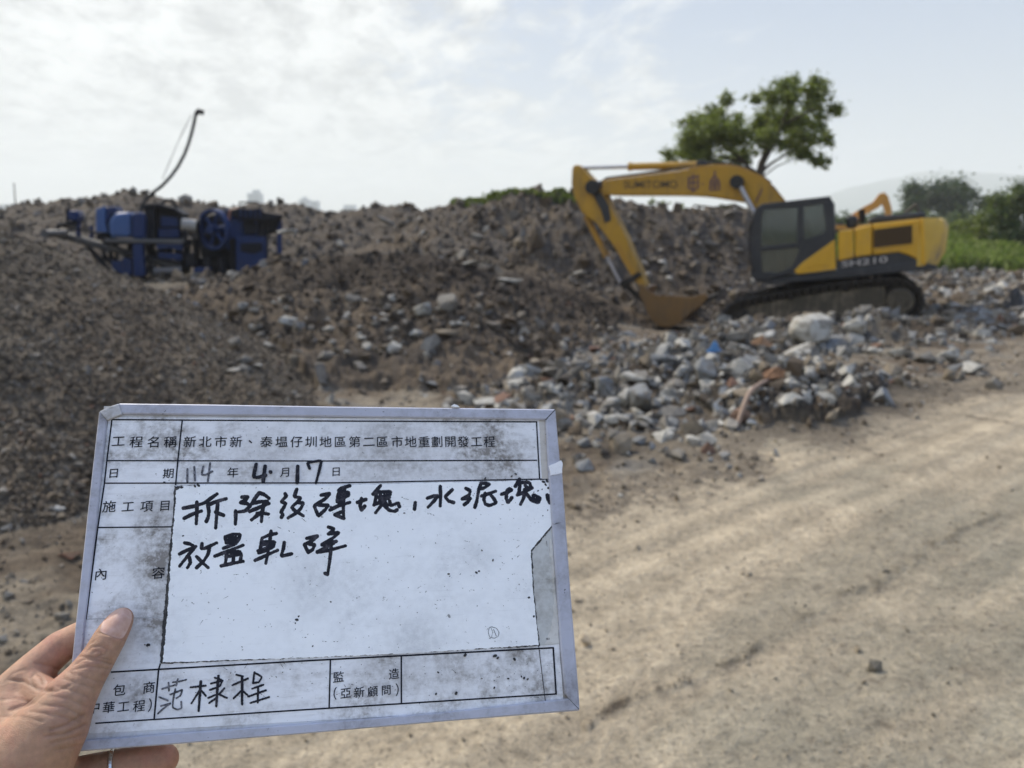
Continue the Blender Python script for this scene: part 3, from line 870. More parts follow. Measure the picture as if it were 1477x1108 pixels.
# ---- the big excavator
EX = Frame(1200, 470, 15.5, R(-23))
ex = empty('excavator', EX.o, R(-23), label='large yellow tracked excavator with dark cab and bucket resting on the ground', cat='excavator')
NEAR, FAR = -1.32, 1.32         # machine half width
def track(v0, v1, nm):
    outline = [(1044, 470), (1042, 457), (1048, 446), (1062, 438), (1100, 429), (1150, 420), (1200, 412), (1250, 406), (1293, 403), (1314, 409),
               (1327, 422), (1331, 438), (1325, 452), (1308, 462), (1260, 467), (1200, 472), (1130, 477), (1070, 479), (1052, 477)]
    ref = EX.loop(outline, NEAR)
    L = [Vector((q[0], 0, q[2])) for q in ref]
    per = []
    tot = 0
    for i in range(len(L)):
        a, b = L[i], L[(i + 1) % len(L)]
        per.append((tot, a, b, (b - a).length))
        tot += (b - a).length
    tr = bpy.data.objects.new('track', None)
    tr.parent = ex
    COL.objects.link(tr)
    ns = 50
    shoe = None
    cen = sum(L, Vector()) / len(L)
    for i in range(ns):
        s_ = tot * i / ns
        for t0, a, b, ln in per:
            if t0 <= s_ < t0 + ln:
                u = (s_ - t0) / ln
                p = a.lerp(b, u)
                tdir = (b - a).normalized()
                break
        if shoe is None:
            mb = MB()
            wd = v1 - v0
            mb.box((0, 0, 0), (tot / ns * 0.88, wd, 0.045))
            for gx_ in (-0.06, 0.0, 0.06):
                mb.box((gx_, 0, 0.036), (0.02, wd * 0.98, 0.035))
            mb.box((0, 0, -0.07), (tot / ns * 0.82, wd * 0.72, 0.09))
            shoe = mb.build('track_shoe', STEEL, tr)
            o = shoe
        else:
            o = bpy.data.objects.new('track_shoe', shoe.data)
            o.parent = tr
            COL.objects.link(o)
        n_ = Vector((-tdir.z, 0, tdir.x))
        if (p - cen).dot(n_) < 0:
            n_ = -n_
        yax = n_.cross(tdir)
        M = Matrix((tdir, yax, n_)).transposed().to_4x4()
        M.translation = p + Vector((0, (v0 + v1) / 2, 0))
        o.matrix_local = M
    # side frame, wheels
    mb = MB()
    dv = 0.10
    inner = [(1062, 466), (1060, 450), (1075, 443), (1150, 428), (1230, 416), (1276, 413), (1280, 452), (1262, 459), (1180, 465), (1100, 470)]
    f = [Vector((q[0], v0 + dv, q[2])) for q in EX.loop(inner, NEAR)]
    mb.prism(f, [q + Vector((0, v1 - v0 - 2 * dv, 0)) for q in f])
    mb.build('track_frame', DUSTY, tr, bevel=0.02)
    def wheel(px, py, rp, name, mat, vv0, vv1):
        c = EX.pt(px, py, NEAR)
        r = rp / F * 16.6
        mb = MB()
        mb.tube([(c[0], vv0, c[2]), (c[0], vv0 + 0.03, c[2]), (c[0], vv1 - 0.03, c[2]), (c[0], vv1, c[2])], [r * .9, r, r, r * .9], 28)
        mb.tube([(c[0], vv0 - 0.04, c[2]), (c[0], vv1 + 0.04, c[2])], r * 0.38, 16)
        mb.build(name, mat, tr, smooth=True)
    wheel(1299, 435, 15.5, 'sprocket_hub', DUSTY, v0 - 0.01, v1 + 0.01)
    wheel(1300, 434, 22, 'sprocket', STEEL, v0 + 0.14, v1 - 0.14)
    wheel(1064, 459, 15, 'idler_wheel', STEEL, v0 + 0.08, v1 - 0.08)
    for px_, py_ in [(1100, 469), (1128, 468), (1156, 466), (1184, 464), (1212, 462), (1240, 460), (1264, 458)]:
        wheel(px_, py_, 6.5, 'track_roller', STEEL, v0 + 0.06, v1 - 0.06)
    for px_, py_ in [(1140, 428), (1220, 416)]:
        wheel(px_, py_, 4.5, 'carrier_roller', STEEL, v0 + 0.06, v1 - 0.06)
track(NEAR, NEAR + 0.6, 'a')
track(FAR - 0.6, FAR, 'b')
mb = MB()
EX.slab(mb, [(1136, 452), (1132, 424), (1145, 413), (1232, 409), (1240, 420), (1236, 450)], NEAR + 0.6, FAR - 0.6)
mb.build('car_body', STEEL, ex)
mb = MB()
c = EX.pt(1186, 412, 0)
mb.tube([(c[0], 0, c[2] - 0.22), (c[0], 0, c[2] + 0.16)], 0.66, 36)
mb.build('slewing_ring', BLK, ex)
# deck and skirt
mb = MB()
EX.slab(mb, [(1087, 397), (1118, 402), (1210, 391), (1302, 380), (1326, 377), (1352, 383), (1350, 389), (1300, 393), (1210, 402), (1120, 410), (1090, 407)], NEAR + 0.02, FAR - 0.02)
mb.build('deck', BLK, ex, bevel=0.02)
# cab, traced on its near side
CABF = NEAR + 1.02
def side_pieces(v0, v1, tagname):
    mb = MB()
    for pts in ([(1083, 398), (1083, 330), (1088, 304), (1093, 298), (1103, 302), (1099, 308), (1097, 356), (1099, 392), (1102, 402), (1090, 404)],
                [(1093, 298), (1100, 294), (1196, 283), (1200, 288), (1187, 294), (1158, 298), (1150, 299), (1103, 302)],
                [(1150, 299), (1158, 298), (1160, 346), (1153, 361), (1149, 356), (1150, 350)],
                [(1097, 356), (1150, 350), (1149, 357), (1098, 363)],
                [(1160, 346), (1186, 337), (1192, 330), (1187, 294), (1200, 288), (1204, 346), (1148, 393), (1092, 406), (1102, 402), (1099, 392), (1124, 393), (1143, 384), (1153, 361)]):
        EX.slab(mb, pts, v0, v1)
    return mb
cab = side_pieces(NEAR - 0.01, NEAR + 0.05, 'n').build('cab', BLK, ex, bevel=0.012)
mb = MB()
fr = EX.loop([(1083, 398), (1083, 330), (1088, 304), (1093, 298), (1100, 294), (1196, 283), (1200, 288), (1204, 346)], NEAR)
def shift(q, d): return np.array(q) + (0, d, 0)
mb2 = side_pieces(CABF - 0.05, CABF, 'f')
# the far side is the near side pushed straight across
far = MB()
for q in side_pieces(NEAR, NEAR + 0.05, 'x').v: pass
src = side_pieces(NEAR, NEAR + 0.05, 'x')
far.v = [(a, b + CABF - NEAR - 0.05, c_) for a, b, c_ in src.v]
far.f = src.f
far.build('cab_side', BLK, cab, bevel=0.012)
def cross(pa, pb, th, name, mat, y0=NEAR + 0.05, y1=CABF - 0.05, parent=cab):
    a, b = EX.pt(*pa, NEAR), EX.pt(*pb, NEAR)
    d = b - a
    n_ = np.array((-d[2], 0, d[0]))
    n_ = n_ / np.linalg.norm(n_) * th / 2
    m = MB()
    f = [a - n_, b - n_, b + n_, a + n_]
    f = [np.array((q[0], y0, q[2])) for q in f]
    m.prism(f, [q + (0, y1 - y0, 0) for q in f])
    return m.build(name, mat, parent)
cross((1099, 296), (1197, 285), 0.05, 'cab_roof', BLK)
cross((1088, 403), (1088, 388), 0.05, 'cab_sill', BLK)
cross((1201, 292), (1203, 340), 0.04, 'cab_rear_wall', BLK)
cross((1086, 388), (1086.5, 330), 0.008, 'front_window', GLASS)
cross((1087, 329), (1095, 300), 0.008, 'front_window', GLASS)
cross((1090, 405), (1150, 392), 0.05, 'cab_floor', BLK)
for nm, pts in (('door_window', [(1097, 357), (1099, 307), (1103, 301), (1151, 298), (1151, 351)]), ('door_lower_window', [(1097, 362), (1150, 356), (1154, 360), (1144, 385), (1124, 394), (1098, 393)]),
                ('rear_side_window', [(1157, 297), (1188, 293), (1193, 331), (1187, 338), (1159, 347)])):
    m = MB(); EX.slab(m, pts, NEAR + 0.016, NEAR + 0.022); m.build(nm, GLASS, cab)
    m = MB(); EX.slab(m, pts, NEAR + 0.016, NEAR + 0.022)
    m.v = [(a, b + CABF - NEAR - 0.04, c_) for a, b, c_ in m.v]; m.build('far_side_window', GLASS, cab)
m = MB(); EX.slab(m, [(1150, 390), (1152, 358), (1158, 318), (1168, 316), (1172, 345), (1176, 385)], NEAR + 0.28, NEAR + 0.75); EX.slab(m, [(1132, 390), (1130, 362), (1152, 358), (1156, 388)], NEAR + 0.25, NEAR + 0.78)
m.build('operator_seat', SEAT, cab, bevel=0.03)
m = MB(); EX.slab(m, [(1104, 394), (1108, 366), (1120, 362), (1128, 392)], NEAR + 0.2, NEAR + 0.8); m.build('control_console', SEAT, cab, bevel=0.02)
m = MB(); m.tube([EX.pt(1086, 392, NEAR - 0.04), EX.pt(1081, 370, NEAR - 0.04), EX.pt(1081, 335, NEAR - 0.04), EX.pt(1085, 318, NEAR - 0.04)], 0.018, 8); m.build('grab_rail', STEEL, cab)
# bodywork
m = MB(); EX.slab(m, [(1145, 391), (1158, 378), (1204, 345.5), (1206, 389), (1150, 396)], NEAR - 0.02, NEAR + 0.7); m.build('side_panel', Y_, ex, bevel=0.02)
m = MB(); EX.slab(m, [(1162, 386), (1194, 360), (1197, 382)], NEAR - 0.032, NEAR - 0.018); m.build('side_panel_recess', Y_, ex, bevel=0.008)
def hood(pts, nm, v0, v1, mat=Y_, bev=0.05):
    m = MB(); EX.slab(m, pts, v0, v1); return m.build(nm, mat, ex, bevel=bev)
hood([(1209, 333), (1231, 330.5), (1231.5, 372), (1209, 377)], 'storage_door', NEAR, FAR, bev=0.025)
hood([(1233, 330), (1252, 325), (1258, 323), (1258, 368), (1233, 371.5)], 'engine_door', NEAR, FAR, bev=0.03)
g = hood([(1259, 323), (1327, 315.5), (1327, 377), (1310, 368), (1296, 364), (1259, 368)], 'engine_cover', NEAR, FAR, bev=0.03)
m = MB(); EX.slab(m, [(1260, 331.5), (1316, 324), (1316, 351.5), (1260, 358)], NEAR - 0.006, NEAR - 0.001); m.build('grille', GRILLE, ex)
for k in range(9):
    t = k / 9 + 0.05
    y0a, y0b = 331.5 + t * 26.5, 324 + t * 27.5
    m = MB(); EX.slab(m, [(1261, y0a), (1315, y0b), (1315, y0b + 1.3), (1261, y0a + 1.3)], NEAR - 0.03, NEAR - 0.006); m.build('grille_slat', GRILLE, ex)
m = MB(); EX.slab(m, [(1258, 329.5), (1318, 322), (1318, 324), (1260, 331.5)], NEAR - 0.02, NEAR); EX.slab(m, [(1258, 358), (1318, 351.5), (1318, 353.5), (1258, 360)], NEAR - 0.02, NEAR)
m.build('grille_frame', Y_, ex)
m = MB(); EX.slab(m, [(1207, 392), (1207, 374), (1260, 368), (1300, 364), (1328, 372), (1336, 390)], NEAR + 0.03, FAR - 0.03); m.build('lower_frame', BLK, ex)
# counterweight, rounded at the back
a, b = EX.pt(1328, 316, NEAR), EX.pt(1326, 384, NEAR)
m = MB()
ring = []
x0, z1, z0 = a[0] + 0.01, a[2] + 0.02, b[2]
nn = 12
prof = [(0.0, 0.0), (0.10, 0.0), (0.36, 0.12), (0.46, 0.32), (0.46, 1.32), (0.46, 2.3), (0.36, 2.52), (0.10, 2.64), (0.0, 2.64)]
levels = [(z0, 0.75), (z0 + 0.25, 0.98), (z0 + 0.55, 1.0), (z1 - 0.16, 1.0), (z1 - 0.04, 0.9), (z1, 0.72)]
vs, fs = [], []
for zz, k_ in levels:
    for dx_, dy_ in prof:
        vs.append((x0 + dx_ * k_, NEAR + dy_, zz))
np_ = len(prof)
for i in range(len(levels) - 1):
    for j in range(np_):
        fs.append((i * np_ + j, i * np_ + (j + 1) % np_, (i + 1) * np_ + (j + 1) % np_, (i + 1) * np_ + j))
fs.append(list(range(np_))[::-1]); fs.append([(len(levels) - 1) * np_ + j for j in range(np_)])
m.add(vs, fs); m.build('counterweight', Y_pale, ex, smooth=True, label='dusty worn rear counterweight')
m = MB(); EX.slab(m, [(1327, 316), (1334, 316), (1336, 384), (1327, 380)], NEAR - 0.012, NEAR + 0.2); m.build('corner_panel', Y_, ex, bevel=0.03)
hood([(1253, 321), (1254, 316), (1262, 312), (1332, 306), (1337, 311), (1334, 315), (1258, 322)], 'hood_top', NEAR + 0.25, FAR - 0.3, BLK, 0.03)
m = MB(); m.tube([EX.pt(1305, 308, -0.8), EX.pt(1322, 295, -0.8)], 0.03, 8); m.tube([EX.pt(1322, 295, -0.8), EX.pt(1326, 309, -0.8)], 0.02, 8); m.build('hood_handrail', DUSTY, ex)
m = MB(); EX.slab(m, [(1220, 330), (1220, 316), (1226, 310), (1236, 311), (1238, 318), (1236, 329)], NEAR + 0.5, NEAR + 0.95); m.build('air_cleaner', BLK, ex, bevel=0.05)
m = MB(); m.tube([EX.pt(1243, 322, 0.4), EX.pt(1243, 302, 0.4)], 0.06, 12); m.build('exhaust_pipe', STEEL, ex)
# boom
top = [(869, 261), (888, 258), (910, 255.5), (942, 251.5), (975, 247.5), (1005, 241.5), (1028, 239), (1051, 238.5), (1072, 243), (1100, 256), (1116, 270), (1130, 288), (1150, 325), (1160, 350)]
bot = [(869, 279), (888, 281), (910, 281.5), (942, 281.5), (975, 281.5), (1005, 282), (1020, 283), (1037, 285), (1055, 288), (1080, 292), (1093, 302), (1104, 318), (1122, 348), (1135, 368)]
m = MB()
bw = 0.27
L1, L2 = EX.loop(top, -bw), EX.loop(bot, -bw)
n_ = len(top)
vs = [q for q in L1] + [q for q in L2] + [q + (0, 2 * bw, 0) for q in L1] + [q + (0, 2 * bw, 0) for q in L2]
fs = []
for i in range(n_ - 1):
    fs += [(i, i + 1, n_ + i + 1, n_ + i), (2 * n_ + i, 3 * n_ + i, 3 * n_ + i + 1, 2 * n_ + i + 1), (i, 2 * n_ + i, 2 * n_ + i + 1, i + 1), (n_ + i, n_ + i + 1, 3 * n_ + i + 1, 3 * n_ + i)]
fs += [(0, n_, 3 * n_, 2 * n_), (n_ - 1, 2 * n_ - 1 + 0, 4 * n_ - 1, 3 * n_ - 1)]
fs[-1] = (n_ - 1, 3 * n_ - 1, 4 * n_ - 1, 2 * n_ - 1)
m.add(vs, fs)
boom = m.build('boom', Y_boom, ex, bevel=0.02)
m = MB()
for j in range(n_ - 1):   # weld flange lines along the boom edges
    for LL, s_ in ((L1, 1), (L2, -1)):
        a, b = LL[j] + (0, -0.012, 0.012 * s_), LL[j + 1] + (0, -0.012, 0.012 * s_)
        m.tube([a, b], 0.012, 6)
m.build('boom_edge_weld', Y_dirty, boom)
c = EX.pt(1064, 263, -bw)
m = MB(); m.tube([(c[0], -bw - 0.19, c[2]), (c[0], bw + 0.19, c[2])], 0.13, 20); m.build('cylinder_pin', RUB, boom)
c = EX.pt(1010, 237, 0)
m = MB(); EX.slab(m, [(1003, 244), (1004, 233), (1010, 230), (1018, 232), (1021, 243)], -0.14, 0.14); m.build('cylinder_bracket', BLK, boom, bevel=0.02)
def ram(p0, p1, split, r0, r1, v, nm, mat=Y_boom, par=None):
    a, b = EX.pt(*p0, v), EX.pt(*p1, v)
    mid = a + (b - a) * split
    m = MB(); m.tube([a, mid], r0, 14); m.tube([mid - (b - a) * 0.02, mid + (b - a) * 0.006], r0 * 1.2, 14); o = m.build(nm, mat, par or ex, smooth=True)
    m = MB(); m.tube([mid, b], r1, 12); m.build('piston_rod', CHROME, o, smooth=True)
    return o
ram((1008, 238), (835, 242.5), 0.565, 0.075, 0.040, 0.0, 'arm_cylinder')
for v in (-bw - 0.13, bw + 0.13):
    ram((1112, 352), (1064, 263), 0.42, 0.085, 0.050, v, 'boom_cylinder', BLK)
m = MB()
for yy in (-0.1, 0.06, 0.14):
    m.tube([EX.pt(1060, 238, yy), EX.pt(1030, 233.5, yy), EX.pt(1015, 236, yy)], 0.022, 8)
m.tube([EX.pt(1112, 264, -0.1), EX.pt(1085, 244, -0.1), EX.pt(1050, 236.5, -0.1), EX.pt(980, 243, -0.1), EX.pt(915, 252, -0.1), EX.pt(875, 257, -0.1), EX.pt(862, 266, -0.1)], 0.025, 8)
m.build('hydraulic_hose', RUB, boom)
# arm (stick)
m = MB()
arm_o = [(825, 244), (827, 239), (833, 237.5), (840, 243), (850, 254), (862, 266), (874, 282), (881, 300), (893, 322), (903, 342), (914, 368), (924, 391), (932, 412), (925, 416), (914, 404), (903, 385), (890, 362), (874, 340), (860, 322), (848, 314), (839, 306), (829, 286), (824, 266)]
EX.slab(m, arm_o, -0.19, 0.19)
arm = m.build('arm', Y_boom, ex, bevel=0.02)
m = MB(); EX.slab(m, [(884, 352), (893, 349), (905, 372), (918, 394), (931, 412), (925, 415), (914, 403), (903, 385), (891, 364)], -0.197, 0.197); m.build('arm_wear_plate', Y_dirty, arm)
c = EX.pt(860, 271, 0)
m = MB(); m.tube([(c[0], -0.33, c[2]), (c[0], 0.33, c[2])], 0.15, 20); m.build('arm_pivot', RUB, arm)
m = MB(); EX.slab(m, [(855, 281), (866, 277), (878, 296), (881, 318), (872, 322), (866, 302)], -0.21, 0.21); m.build('arm_pivot_plate', BLK, arm, bevel=0.01)
o = ram((845, 312), (896, 411), 0.58, 0.065, 0.036, -0.0, 'bucket_cylinder', Y_dirty)
m = MB()
for v in (-0.24, 0.20):
    EX.slab(m, [(893, 408), (899, 404), (921, 392), (926, 396), (903, 416), (898, 419)], v, v + 0.04)
    EX.slab(m, [(896, 412), (902, 408), (938, 436), (934, 444)], v + 0.05, v + 0.09)
m.build('bucket_linkage', STEEL, ex, bevel=0.01)
# bucket
m = MB()
bk = [(924, 409), (936, 420), (948, 426), (970, 427), (992, 429), (1017, 424), (1021, 428), (1015, 437), (995, 452), (980, 466), (966, 472), (952, 471), (940, 462), (931, 445), (922, 424)]
for v in (-0.55, 0.51):
    EX.slab(m, bk, v, v + 0.04)
back = [(1017, 433), (995, 452), (980, 466), (966, 472), (952, 471), (940, 462), (931, 445), (925, 425), (930, 414)]
lo = EX.loop(back, -0.55)
inn = []
for i, q in enumerate(lo):
    inn.append(q)
cc_ = np.mean(lo, axis=0)
for i in range(len(lo) - 1):
    a, b = lo[i], lo[i + 1]
    a2, b2 = a + (cc_ - a) / np.linalg.norm(cc_ - a) * 0.04, b + (cc_ - b) / np.linalg.norm(cc_ - b) * 0.04
    f = [a + (0, .041, 0), b + (0, .041, 0), b2 + (0, .041, 0), a2 + (0, .041, 0)]
    m.prism(f, [q + (0, 1.019, 0) for q in f])
bucket = m.build('bucket', RUST, ex, label='rusty scraped bucket full of scratches')
for k in range(5):
    v = -0.53 + k * 0.24
    m = MB()
    f = EX.loop([(1008, 441), (1018, 430), (1032, 426), (1029, 430), (1016, 440)], -0.55)
    f = [q + (0, v + 0.55, 0) for q in f]
    m.prism(f, [q + (0, 0.09, 0) for q in f]); m.build('bucket_tooth', STEEL, bucket, bevel=0.008)
# lettering
def text_mesh(body, size, off=0.0):
    c = bpy.data.curves.new('t', 'FONT')
    c.offset = off
    c.body = body
    c.size = size
    c.align_x = 'CENTER'
    o = bpy.data.objects.new('t', c)
    COL.objects.link(o)
    me = o.to_mesh()
    v = np.array([q.co[:] for q in me.vertices])
    f = [list(p.vertices) for p in me.polygons]
    o.to_mesh_clear()
    bpy.data.objects.remove(o)
    bpy.data.curves.remove(c)
    return v, f
def panel_text(body, p_left, p_right, hpx, v, name, mat, parent, depth=0.006, slant=0.0):
    """letters standing on the side of a machine between two photo points of their baseline"""
    vv, ff = text_mesh(body, 1.0, 0.010)
    a, b = EX.pt(*p_left, v), EX.pt(*p_right, v)
    up = EX.pt(p_left[0], p_left[1] - hpx, v) - a
    w0, w1 = vv[:, 0].min(), vv[:, 0].max()
    hh = vv[:, 1].max()
    t = (vv[:, 0] - w0) / (w1 - w0)
    s_ = vv[:, 1] / hh
    pts = a + np.outer(t + slant * s_, b - a) + np.outer(s_, up)
    pts[:, 1] = v
    m = MB()
    m.add(pts, ff)
    return m.build(name, mat, parent)
panel_text('SUMITOMO', (900, 271.5), (977, 271), 10.5, -bw - 0.004, 'boom_lettering', LET, boom)
panel_text('SH210', (1214, 385.5), (1280, 378), 8.5, NEAR - 0.004, 'model_lettering', SIL, ex)
def strokes_on(frame, v, strokes, rpx, name, mat, parent):
    m = MB()
    k = 0
    for st in strokes:
        q = [frame.pt(a, b, v - 0.002 * (k % 5)) for a, b in st]
        r_ = rpx / F * 16
        for a, b in zip(q[:-1], q[1:]):
            d = b - a
            d = d / max(np.linalg.norm(d), 1e-6)
            nn_ = np.array((-d[2], 0, d[0])) * r_
            e_ = d * r_ * 0.6
            f = [a - nn_ - e_, b - nn_ + e_, b + nn_ + e_, a + nn_ - e_]
            m.add([p + (0, -0.0007 * (k % 7), 0) for p in f], [(0, 1, 2, 3)])
            k += 1
    return m.build(name, mat, parent)
strokes_on(EX, -bw - 0.006, [[(994, 256), (993, 271)], [(1007, 253), (1007, 271)], [(993, 257), (1007, 255)], [(993, 264), (1007, 263)], [(1000, 251), (1000, 277)], [(994, 270), (1000, 276), (1006, 270)],
                            [(1013, 265), (1014, 266)], [(1031, 247), (1031, 254)], [(1031, 253), (1025, 261), (1024, 274)], [(1031, 253), (1037, 261), (1038, 273)], [(1026, 263), (1036, 262)],
                            [(1031, 258), (1031, 273)], [(1025, 268), (1037, 267)], [(1024, 274), (1038, 273)], [(1099, 273), (1095, 282), (1090, 292)]], 0.95, 'painted_characters', PURP, boom)

# ---- small excavator far behind
SE = Frame(1262, 318, 46, R(-20))
se = empty('small_excavator', SE.o, R(-20), label='distant orange excavator of which only the raised arm shows behind the hood', cat='excavator')
OR_ = paint('orange_paint', (0.60, 0.27, 0.04), 0.5, 0.3, (0.3, 0.2, 0.1), 2)
m = MB(); SE.slab(m, [(1226, 322), (1224, 313), (1240, 302), (1260, 291), (1269, 279), (1277, 279), (1279, 287), (1268, 299), (1248, 310), (1236, 322)], -0.25, 0.25); m.build('boom', OR_, se)
m = MB(); SE.slab(m, [(1268, 283), (1275, 277), (1281, 283), (1286, 300), (1287, 316), (1279, 316), (1275, 300)], -0.2, 0.2); m.build('arm', OR_, se)
m = MB(); SE.slab(m, [(1276, 313), (1288, 313), (1290, 322), (1280, 328), (1272, 322)], -0.4, 0.4); m.build('bucket', STEEL, se)
m = MB(); SE.slab(m, [(1206, 330), (1206, 321), (1210, 320), (1217, 321), (1218, 330)], -1.0, 0.0); m.build('cab', BLK, se)
m = MB(); SE.slab(m, [(1190, 334), (1190, 325), (1220, 325), (1250, 324), (1250, 334)], -1.2, 1.2); m.build('body', OR_, se)
m = MB(); SE.slab(m, [(1168, 348), (1166, 338), (1172, 331), (1236, 331), (1244, 338), (1240, 348)], -1.3, 1.3); m.build('tracks', STEEL, se)

# ---- the blue crushing machine
CR = Frame(240, 408, 21.5, R(16))
cr = empty('crusher', CR.o, R(16), label='blue mobile rock crushing machine with flywheel, drum and belt standing behind the gravel heap', cat='crusher')
BLU = paint('machine_blue', (0.006, 0.024, 0.098), 0.5, 0.45, (0.025, 0.024, 0.026), 1.5, spec=0.3)
BLU_LIT = paint('machine_blue_lit', (0.03, 0.085, 0.24), 0.55, 0.4, (0.08, 0.08, 0.09), 1.2)  # lighter copy of the blue, the sky's reflection put into the colour
DK = paint('machine_black', (0.008, 0.009, 0.014), 0.7, 0.45, (0.035, 0.03, 0.027), 2, spec=0.25)
GRY = paint('machine_grey', (0.07, 0.07, 0.074), 0.6, 0.5, (0.15, 0.13, 0.11), 2)
def S(name, pts, v0, v1, mat, par=None, bev=0.02, label=None):
    m = MB(); CR.slab(m, pts, v0, v1); return m.build(name, mat, par or cr, bevel=bev, label=label)
def T(name, pts, r, mat, v=0.0, n=12, par=None):
    m = MB(); m.tube([CR.pt(a, b, v) for a, b in pts], r, n); return m.build(name, mat, par or cr, smooth=True)
belt = S('conveyor', [(72, 333), (78, 332), (262, 386), (262, 394), (190, 372), (74, 341)], -0.9, -0.1, RUB)
m = MB()
for v in (-0.93, -0.1):
    CR.slab(m, [(80, 335), (84, 334), (262, 383), (262, 389), (90, 340)], v, v + 0.05)
m.build('conveyor_rail', GRY, belt)
m = MB(); c = CR.pt(72, 337, -0.5); m.tube([(c[0], -1.0, c[2]), (c[0], 0.0, c[2])], 0.10, 16); m.tube([CR.pt(70, 337, -1.0), CR.pt(97, 336, -1.0)], 0.09, 12); m.build('tail_roller', GRY, belt, smooth=True)
for a, b in zip(np.linspace(95, 245, 8), np.linspace(338, 384, 8)):
    c = CR.pt(a, b + 4, -0.5)
    m = MB(); m.tube([(c[0], -0.9, c[2]), (c[0], -0.1, c[2])], 0.05, 8); m.build('idler_roller', GRY, belt)
for pts in ([(127, 356), (167, 399)], [(150, 368), (180, 400)], [(152, 348), (172, 396)], [(195, 350), (168, 396)], [(236, 352), (210, 396)], [(215, 350), (240, 394)]):
    T('strut', pts, 0.06, DK, -0.7, 8)
S('chassis_beam', [(150, 344), (265, 345), (265, 352), (150, 350)], -1.15, -0.95, GRY)
S('chassis_beam', [(150, 345), (268, 346), (268, 356), (150, 352)], -0.9, 0.9, DK)
drum = MB()
a, b = CR.pt(176, 325, -1.0), CR.pt(205, 325, -1.0)
r0 = 0.36
S('drum_housing', [(158, 343), (156, 322), (160, 311), (168, 307), (188, 305), (189, 343)], -1.2, 0.4, BLU_LIT, bev=0.10)
S('drum_housing', [(190, 344), (190, 310), (197, 305), (205, 307), (209, 315), (209, 345)], -1.15, 0.5, BLU, bev=0.05)
S('control_box', [(138, 335), (138, 302), (150, 297), (152, 299), (152, 322), (156, 336)], -1.0, -0.1, BLU_LIT, bev=0.03)
S('control_box', [(152, 320), (152, 298), (166, 297), (170, 308), (160, 309), (156, 320)], -0.95, 0.0, BLU, bev=0.03)
S('engine_base', [(139, 346), (139, 336), (156, 336), (158, 346)], -0.9, 0.1, DK)
S('motor', [(98, 318), (97, 306), (101, 303), (112, 304), (114, 312), (112, 319)], -0.8, -0.2, BLU, bev=0.05)
T('motor_post', [(113, 318), (113, 344)], 0.06, BLU, -0.6, 8)
T('motor_post', [(132, 326), (132, 344)], 0.05, BLU, -0.6, 8)
T('motor_frame', [(83, 334), (84, 324), (112, 321)], 0.06, DK, -0.7, 8)
T('motor_frame', [(97, 300), (97, 322)], 0.04, DK, -0.7, 8)
# crusher body with dark arched cover
body = S('crusher_body', [(210, 345), (208, 300), (214, 295), (222, 296), (224, 345)], -0.8, 0.8, DK)
S('crusher_cover', [(222, 345), (222, 298), (236, 297), (252, 299), (262, 306), (264, 345)], -0.6, 0.8, DK, bev=0.08)
S('crusher_cover_rim', [(206, 302), (207, 294), (228, 293), (253, 300), (263, 308), (262, 312), (250, 305), (230, 300), (214, 300)], -0.85, 0.85, DK, bev=0.03)
S('cover_plate', [(228, 343), (228, 330), (258, 330), (259, 343)], -0.72, -0.6, BLU)
S('cover_plate', [(232, 327), (232, 312), (256, 314), (257, 327)], -0.68, -0.6, BLU)
S('column', [(193, 399), (191, 352), (206, 352), (209, 399)], -1.15, -0.75, BLU, bev=0.03)
S('column', [(178, 397), (176, 372), (190, 374), (191, 397)], -1.0, -0.6, BLU, bev=0.03)
S('body_plate', [(226, 360), (226, 346), (264, 346), (263, 362), (245, 358)], -1.1, -0.95, BLU)
T('exhaust_barrel', [(262, 324), (283, 327)], 0.17, paint('barrel_grey', (0.30, 0.29, 0.27), 0.5, .5), -0.8, 16)
T('drive_shaft', [(222, 393), (262, 391)], 0.11, GRY, -1.3, 12)
for pts in ([(245, 356), (243, 392)], [(258, 356), (262, 396)], [(270, 345), (270, 392)], [(283, 340), (284, 390)], [(218, 350), (222, 396)]):
    T('leg', pts, 0.09, DK, -0.3, 8)
# flywheel turned part way to the camera
def ringmesh(c, ro, ri, th, n=40, ax=None):
    m = MB()
    R_ = Matrix.Rotation(ax, 3, 'Z')
    vs = []
    for k in range(n):
        t = 2 * math.pi * k / n
        for r_, y in ((ro, -th), (ro, th), (ri, th), (ri, -th)):
            vs.append(R_ @ Vector((r_ * math.cos(t), y, r_ * math.sin(t))) + Vector(c))
    fs = [(k * 4 + j, k * 4 + (j + 1) % 4, ((k + 1) % n) * 4 + (j + 1) % 4, ((k + 1) % n) * 4 + j) for k in range(n) for j in range(4)]
    return m.add(vs, fs)
c = CR.pt(309, 331, -0.95)
AX = R(-42)
fw = ringmesh(c, 0.53, 0.45, 0.08, ax=AX).build('flywheel', BLU, cr, smooth=True)
R_ = Matrix.Rotation(AX, 3, 'Z')
for k in range(6):
    m = MB(); t = k * math.pi / 3 + 0.2
    e_ = R_ @ Vector((math.cos(t) * 0.41, 0, math.sin(t) * 0.41))
    m.tube([Vector(c), Vector(c) + e_], 0.045, 8); m.build('spoke', BLU, fw)
m = MB(); ay = R_ @ Vector((0, 1, 0)); m.tube([Vector(c) - ay * 0.16, Vector(c) + ay * 0.5], 0.12, 16); m.build('hub', BLU, fw, smooth=True)
c2_ = Vector(c) + ay * 0.55
ringmesh(c2_, 0.54, 0.30, 0.12, ax=AX).build('flywheel', BLU, cr, smooth=True)
S('jaw_body', [(290, 372), (286, 340), (296, 312), (318, 306), (338, 312), (342, 372)], -0.45, 0.8, DK, bev=0.06)
